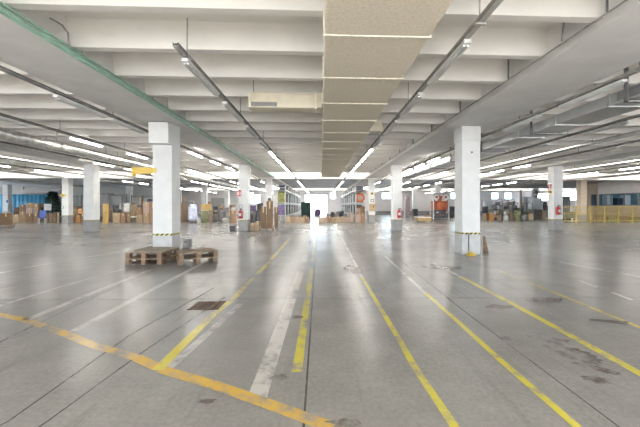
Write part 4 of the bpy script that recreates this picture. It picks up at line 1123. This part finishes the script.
sack(521, 526, 215.2, 220.8, 'grey bundle on the floor below the open steel frame', 'bag_grey', .5, seed=92, tie=False)
carton(529, 533.5, 214.2, 220.4, 'pale carton on the floor between the steel frame and the tower machine', 'cardboard_light', .5)
roller_machine(496, 505, 38.5, 1.9, 'machine standing in the back row under the first small window', 'machine_grey', 5)
roller_machine(507, 518, 39.0, 1.9, 'machine in the back row between windows and pipe tower', 'machine_green', 8)
# open steel frame machine
x0, y0 = world(523, 34.2); x1, _ = world(532.5, 34.2); w = x1 - x0
t = thing('frame_machine', 'open steel frame machine with crossbars', 'machine', (x0 + w / 2, y0, 0), 0, 'workshop machines')
for s in (-1, 1):
    for yy in (0, .9): MB().b2(s * w / 2 - .04, s * w / 2 + .04, yy - .04, yy + .04, 0, 1.75).done('post', 'machine_grey', t)
for z in (.35, 1.0, 1.66): MB().b2(-w / 2 + .041, w / 2 - .041, -.03, .03, z, z + .08).done('crossbar', 'galvanised', t)
MB().b2(-w / 2 + .06, w / 2 - .06, .1, .8, .5, .8, bevel=.04).done('gearbox', 'machine_green', t)
MB().cyl((-w * .3, .4, .801), (-w * .3, .4, 1.4), .13, 14).done('motor', 'dark_steel', t)
MB().cyl((w * .2, -.05, .62), (w * .2, .09, .62), .2, 18).done('handwheel', 'wood', t)
# white tower machine with wheel
x0, y0 = world(538, 36)
t = thing('tower_machine', 'white tower machine with a round fan wheel at the top', 'machine', (x0, y0, 0), 0, 'workshop machines')
MB().b2(-.5, .5, 0, .9, 0, 1.0, bevel=.03).done('base', 'machine_grey', t)
MB().b2(-.62, .5, .05, .85, 1.001, 2.3, bevel=.04).done('body', 'machine_white', t)
MB().b2(-.12, .12, .3, .6, 2.301, 2.6, bevel=.02).done('neck', 'machine_grey', t)
o = MB().cyl((0, .3, 3.0), (0, .5, 3.0), .40, 24).done('fan_housing', 'machine_white', t)
MB().cyl((0, .25, 3.0), (0, .299, 3.0), .16, 16).done('hub', 'dark_steel', o)
for k in range(5):
    a = k * 2 * PI / 5
    MB().box((.26 * math.cos(a), .28, 3.0 + .26 * math.sin(a)), (.2, .02, .07), ry=-a).done('blade', 'dark_steel', o)
b = MB(); b.path([(-.45, .3, 2.3), (-.5, .3, 2.75), (-.2, .3, 2.9)], .05); b.done('pipe', 'galvanised', t)
t = thing('pipe_tower', 'pinkish vertical pipe stack rising behind the machines', 'pipe', (*world(520.8, 41), 0))
MB().cyl((0, 0, 0), (0, 0, 3.4), .14, 14).done('pipe', 'cardboard_pink', t); MB().cyl((.36, 0, 0), (.36, 0, 3.2), .08, 12).done('pipe', 'machine_white', t)
MB().b2(-.2, .5, -.1, .16, 0, .2).done('base', 'dark_steel', t)
t = thing('daylight_panel', 'bluish white panel standing in for bright window light behind the frame machine', 'whiteboard', (*world(527.5, 44), 0)); t.name = 'whiteboard'  # pale panel added in place of bright window light behind the machines
MB().b2(-.75, .75, 0, .05, .2, 2.7, bevel=.01).done('panel', 'machine_white', t)
for s in (-.6, .6): MB().b2(s - .04, s + .04, -.2, .3, 0, .199).done('foot', 'dark_steel', t)
carton(541.5, 546.5, 211.0, 219.9, 'brown crate on the floor by the column with the red sign', 'wood', .5, grp='crates', name='crate', cat='crate', tape='wood_dark')
sack(542.5, 547.5, 203.5, 212, 'dark bundle piled behind the brown crate', 'bag_dark', .5, .9, d=38, seed=71)
t = thing('work_table', 'dark work table carrying a bundle behind the brown crate', 'table', (*world(545, 38), 0))
MB().b2(-.5, .5, 0, .8, .84, .899).done('tabletop', 'wood_dark', t)
for sx in (-.45, .45):
    for sy in (.05, .75): MB().b2(sx - .03, sx + .03, sy - .03, sy + .03, 0, .84).done('leg', 'dark_steel', t)
# behind the railing
t = thing('dark_cart', 'dark cart with pale sheets behind the railing, beside the column', 'cart', (*world(573, 30.5), 0))
MB().b2(-.6, .35, 0, .7, .25, .85, bevel=.03).done('body', 'machine_green', t)
for sx in (-.45, .2):
    for sy in (.1, .6): MB().cyl((sx - .03, sy, .12), (sx + .03, sy, .12), .12, 12).done('wheel', 'black', t)
MB().b2(-.1, .3, .1, .16, .851, 1.9, bevel=.01).done('panel', 'machine_white', t)
t = thing('blue_locker', 'bluish tall locker beyond the column with the red sign', 'locker', (*world(567, 40), 0))
MB().b2(-.45, .45, .02, .6, 0, 2.6, bevel=.015).done('carcass', 'goods_blue', t)
for s in (-1, 1): MB().b2(s * .22 - .2, s * .22 + .2, 0, .019, .1, 2.5, bevel=.004).done('door', 'machine_white', t)
for i, (px, hh, m, lab) in enumerate(((602, .5, 'wood_dark', 'dark low crate behind the railing, next to the column'), (613, .42, 'olive_drum', 'olive low crate behind the railing'), (624, .46, 'wood_dark', 'dark low crate behind the railing below the pale sheets'), (635, .4, 'olive_drum', 'olive low crate behind the railing at the photo edge'))):
    X, Y = world(px, 28.6 + 0 * i)
    t = thing('crate', lab, 'crate', (X, Y, 0), 0, 'low crates behind the railing')
    if X > 27.6: t.location.x = 27.9
    MB().b2(-.42, .42, 0, .5, 0, hh, bevel=.015).done('body', m, t); MB().b2(-.44, .44, -.01, .51, hh + .001, hh + .03).done('lid', 'wood_dark', t)

# loose parcels lying on top of free cartons
bpy.context.view_layer.update()
def bounds(r):
    pts = [c.matrix_world @ Vector(v) for c in r.children if c.type == 'MESH' for v in c.bound_box]
    return (min(p.z for p in pts), max(p.z for p in pts)) if pts else (0, 0)
tops = [o for o in list(S.objects) if o.parent is None and o.name.startswith(('cardboard_box', 'sack', 'crate')) and o.children]
bb = {o.name: bounds(o) for o in tops}
rnd = random.Random(12)
for o in tops:
    if not o.name.startswith('cardboard_box'): continue
    z1 = bb[o.name][1]
    body = [c for c in o.children if c.name.startswith('carton')][0]
    wx = body.dimensions.x; dy = body.dimensions.y
    if wx < .28 or len(o['label'].split()) > 9: continue
    if any(q is not o and (q.location.xy - o.location.xy).length < .55 and abs(bb[q.name][0] - z1) < .12 for q in tops): continue
    mname = rnd.choice(['bag_dark', 'cardboard_dark', 'bag_white', 'goods_grey', 'cardboard_light', 'goods_blue', 'pink_grey'])
    cname = {'bag_dark': 'black', 'cardboard_dark': 'dark brown', 'bag_white': 'white', 'goods_grey': 'grey', 'cardboard_light': 'pale tan', 'goods_blue': 'dark blue', 'pink_grey': 'pinkish'}[mname]
    pw, ph = wx * rnd.uniform(.45, .8), rnd.uniform(.1, .26)
    ox = rnd.uniform(-.1, .1) * wx
    t = thing('parcel', f"small {cname} parcel lying on the {o['label']}", 'parcel', o.matrix_world @ Vector((ox, .05, z1 - o.location.z + .001)), o.rotation_euler.z + rnd.uniform(-.06, .06), 'loose parcels on the stock')
    if rnd.random() < .5: MB().b2(-pw / 2, pw / 2, .04, dy * .6, 0, ph, bevel=.02).done('wrapping', mname, t)
    else: MB().lump((0, .16, 0), (pw, .26, ph), rnd.randrange(99)).done('wrapping', mname, t, smooth=True)
    MB().b2(-.012, .012, .02, .3, ph * .96, ph + .006).done('string', 'tape_tan', t)

# ------------------------------------------------------------------ daylight
w = bpy.data.worlds.new('overcast_sky'); S.world = w; w.use_nodes = True
bg = w.node_tree.nodes['Background']; bg.inputs['Color'].default_value = (0.76, 0.88, 1.0, 1); bg.inputs['Strength'].default_value = 8.0
sl_ = bpy.data.lights.new('sun', 'SUN'); sl_.energy = 620; sl_.angle = .01; sl_.color = (1.0, .965, .915)
so = bpy.data.objects.new('sun', sl_); COL.objects.link(so); so.rotation_euler = (math.radians(68), 0, 0)
S.view_settings.exposure = 0.6
S.cycles.sample_clamp_indirect = 3.0
S.cycles.caustics_reflective = False; S.cycles.caustics_refractive = False
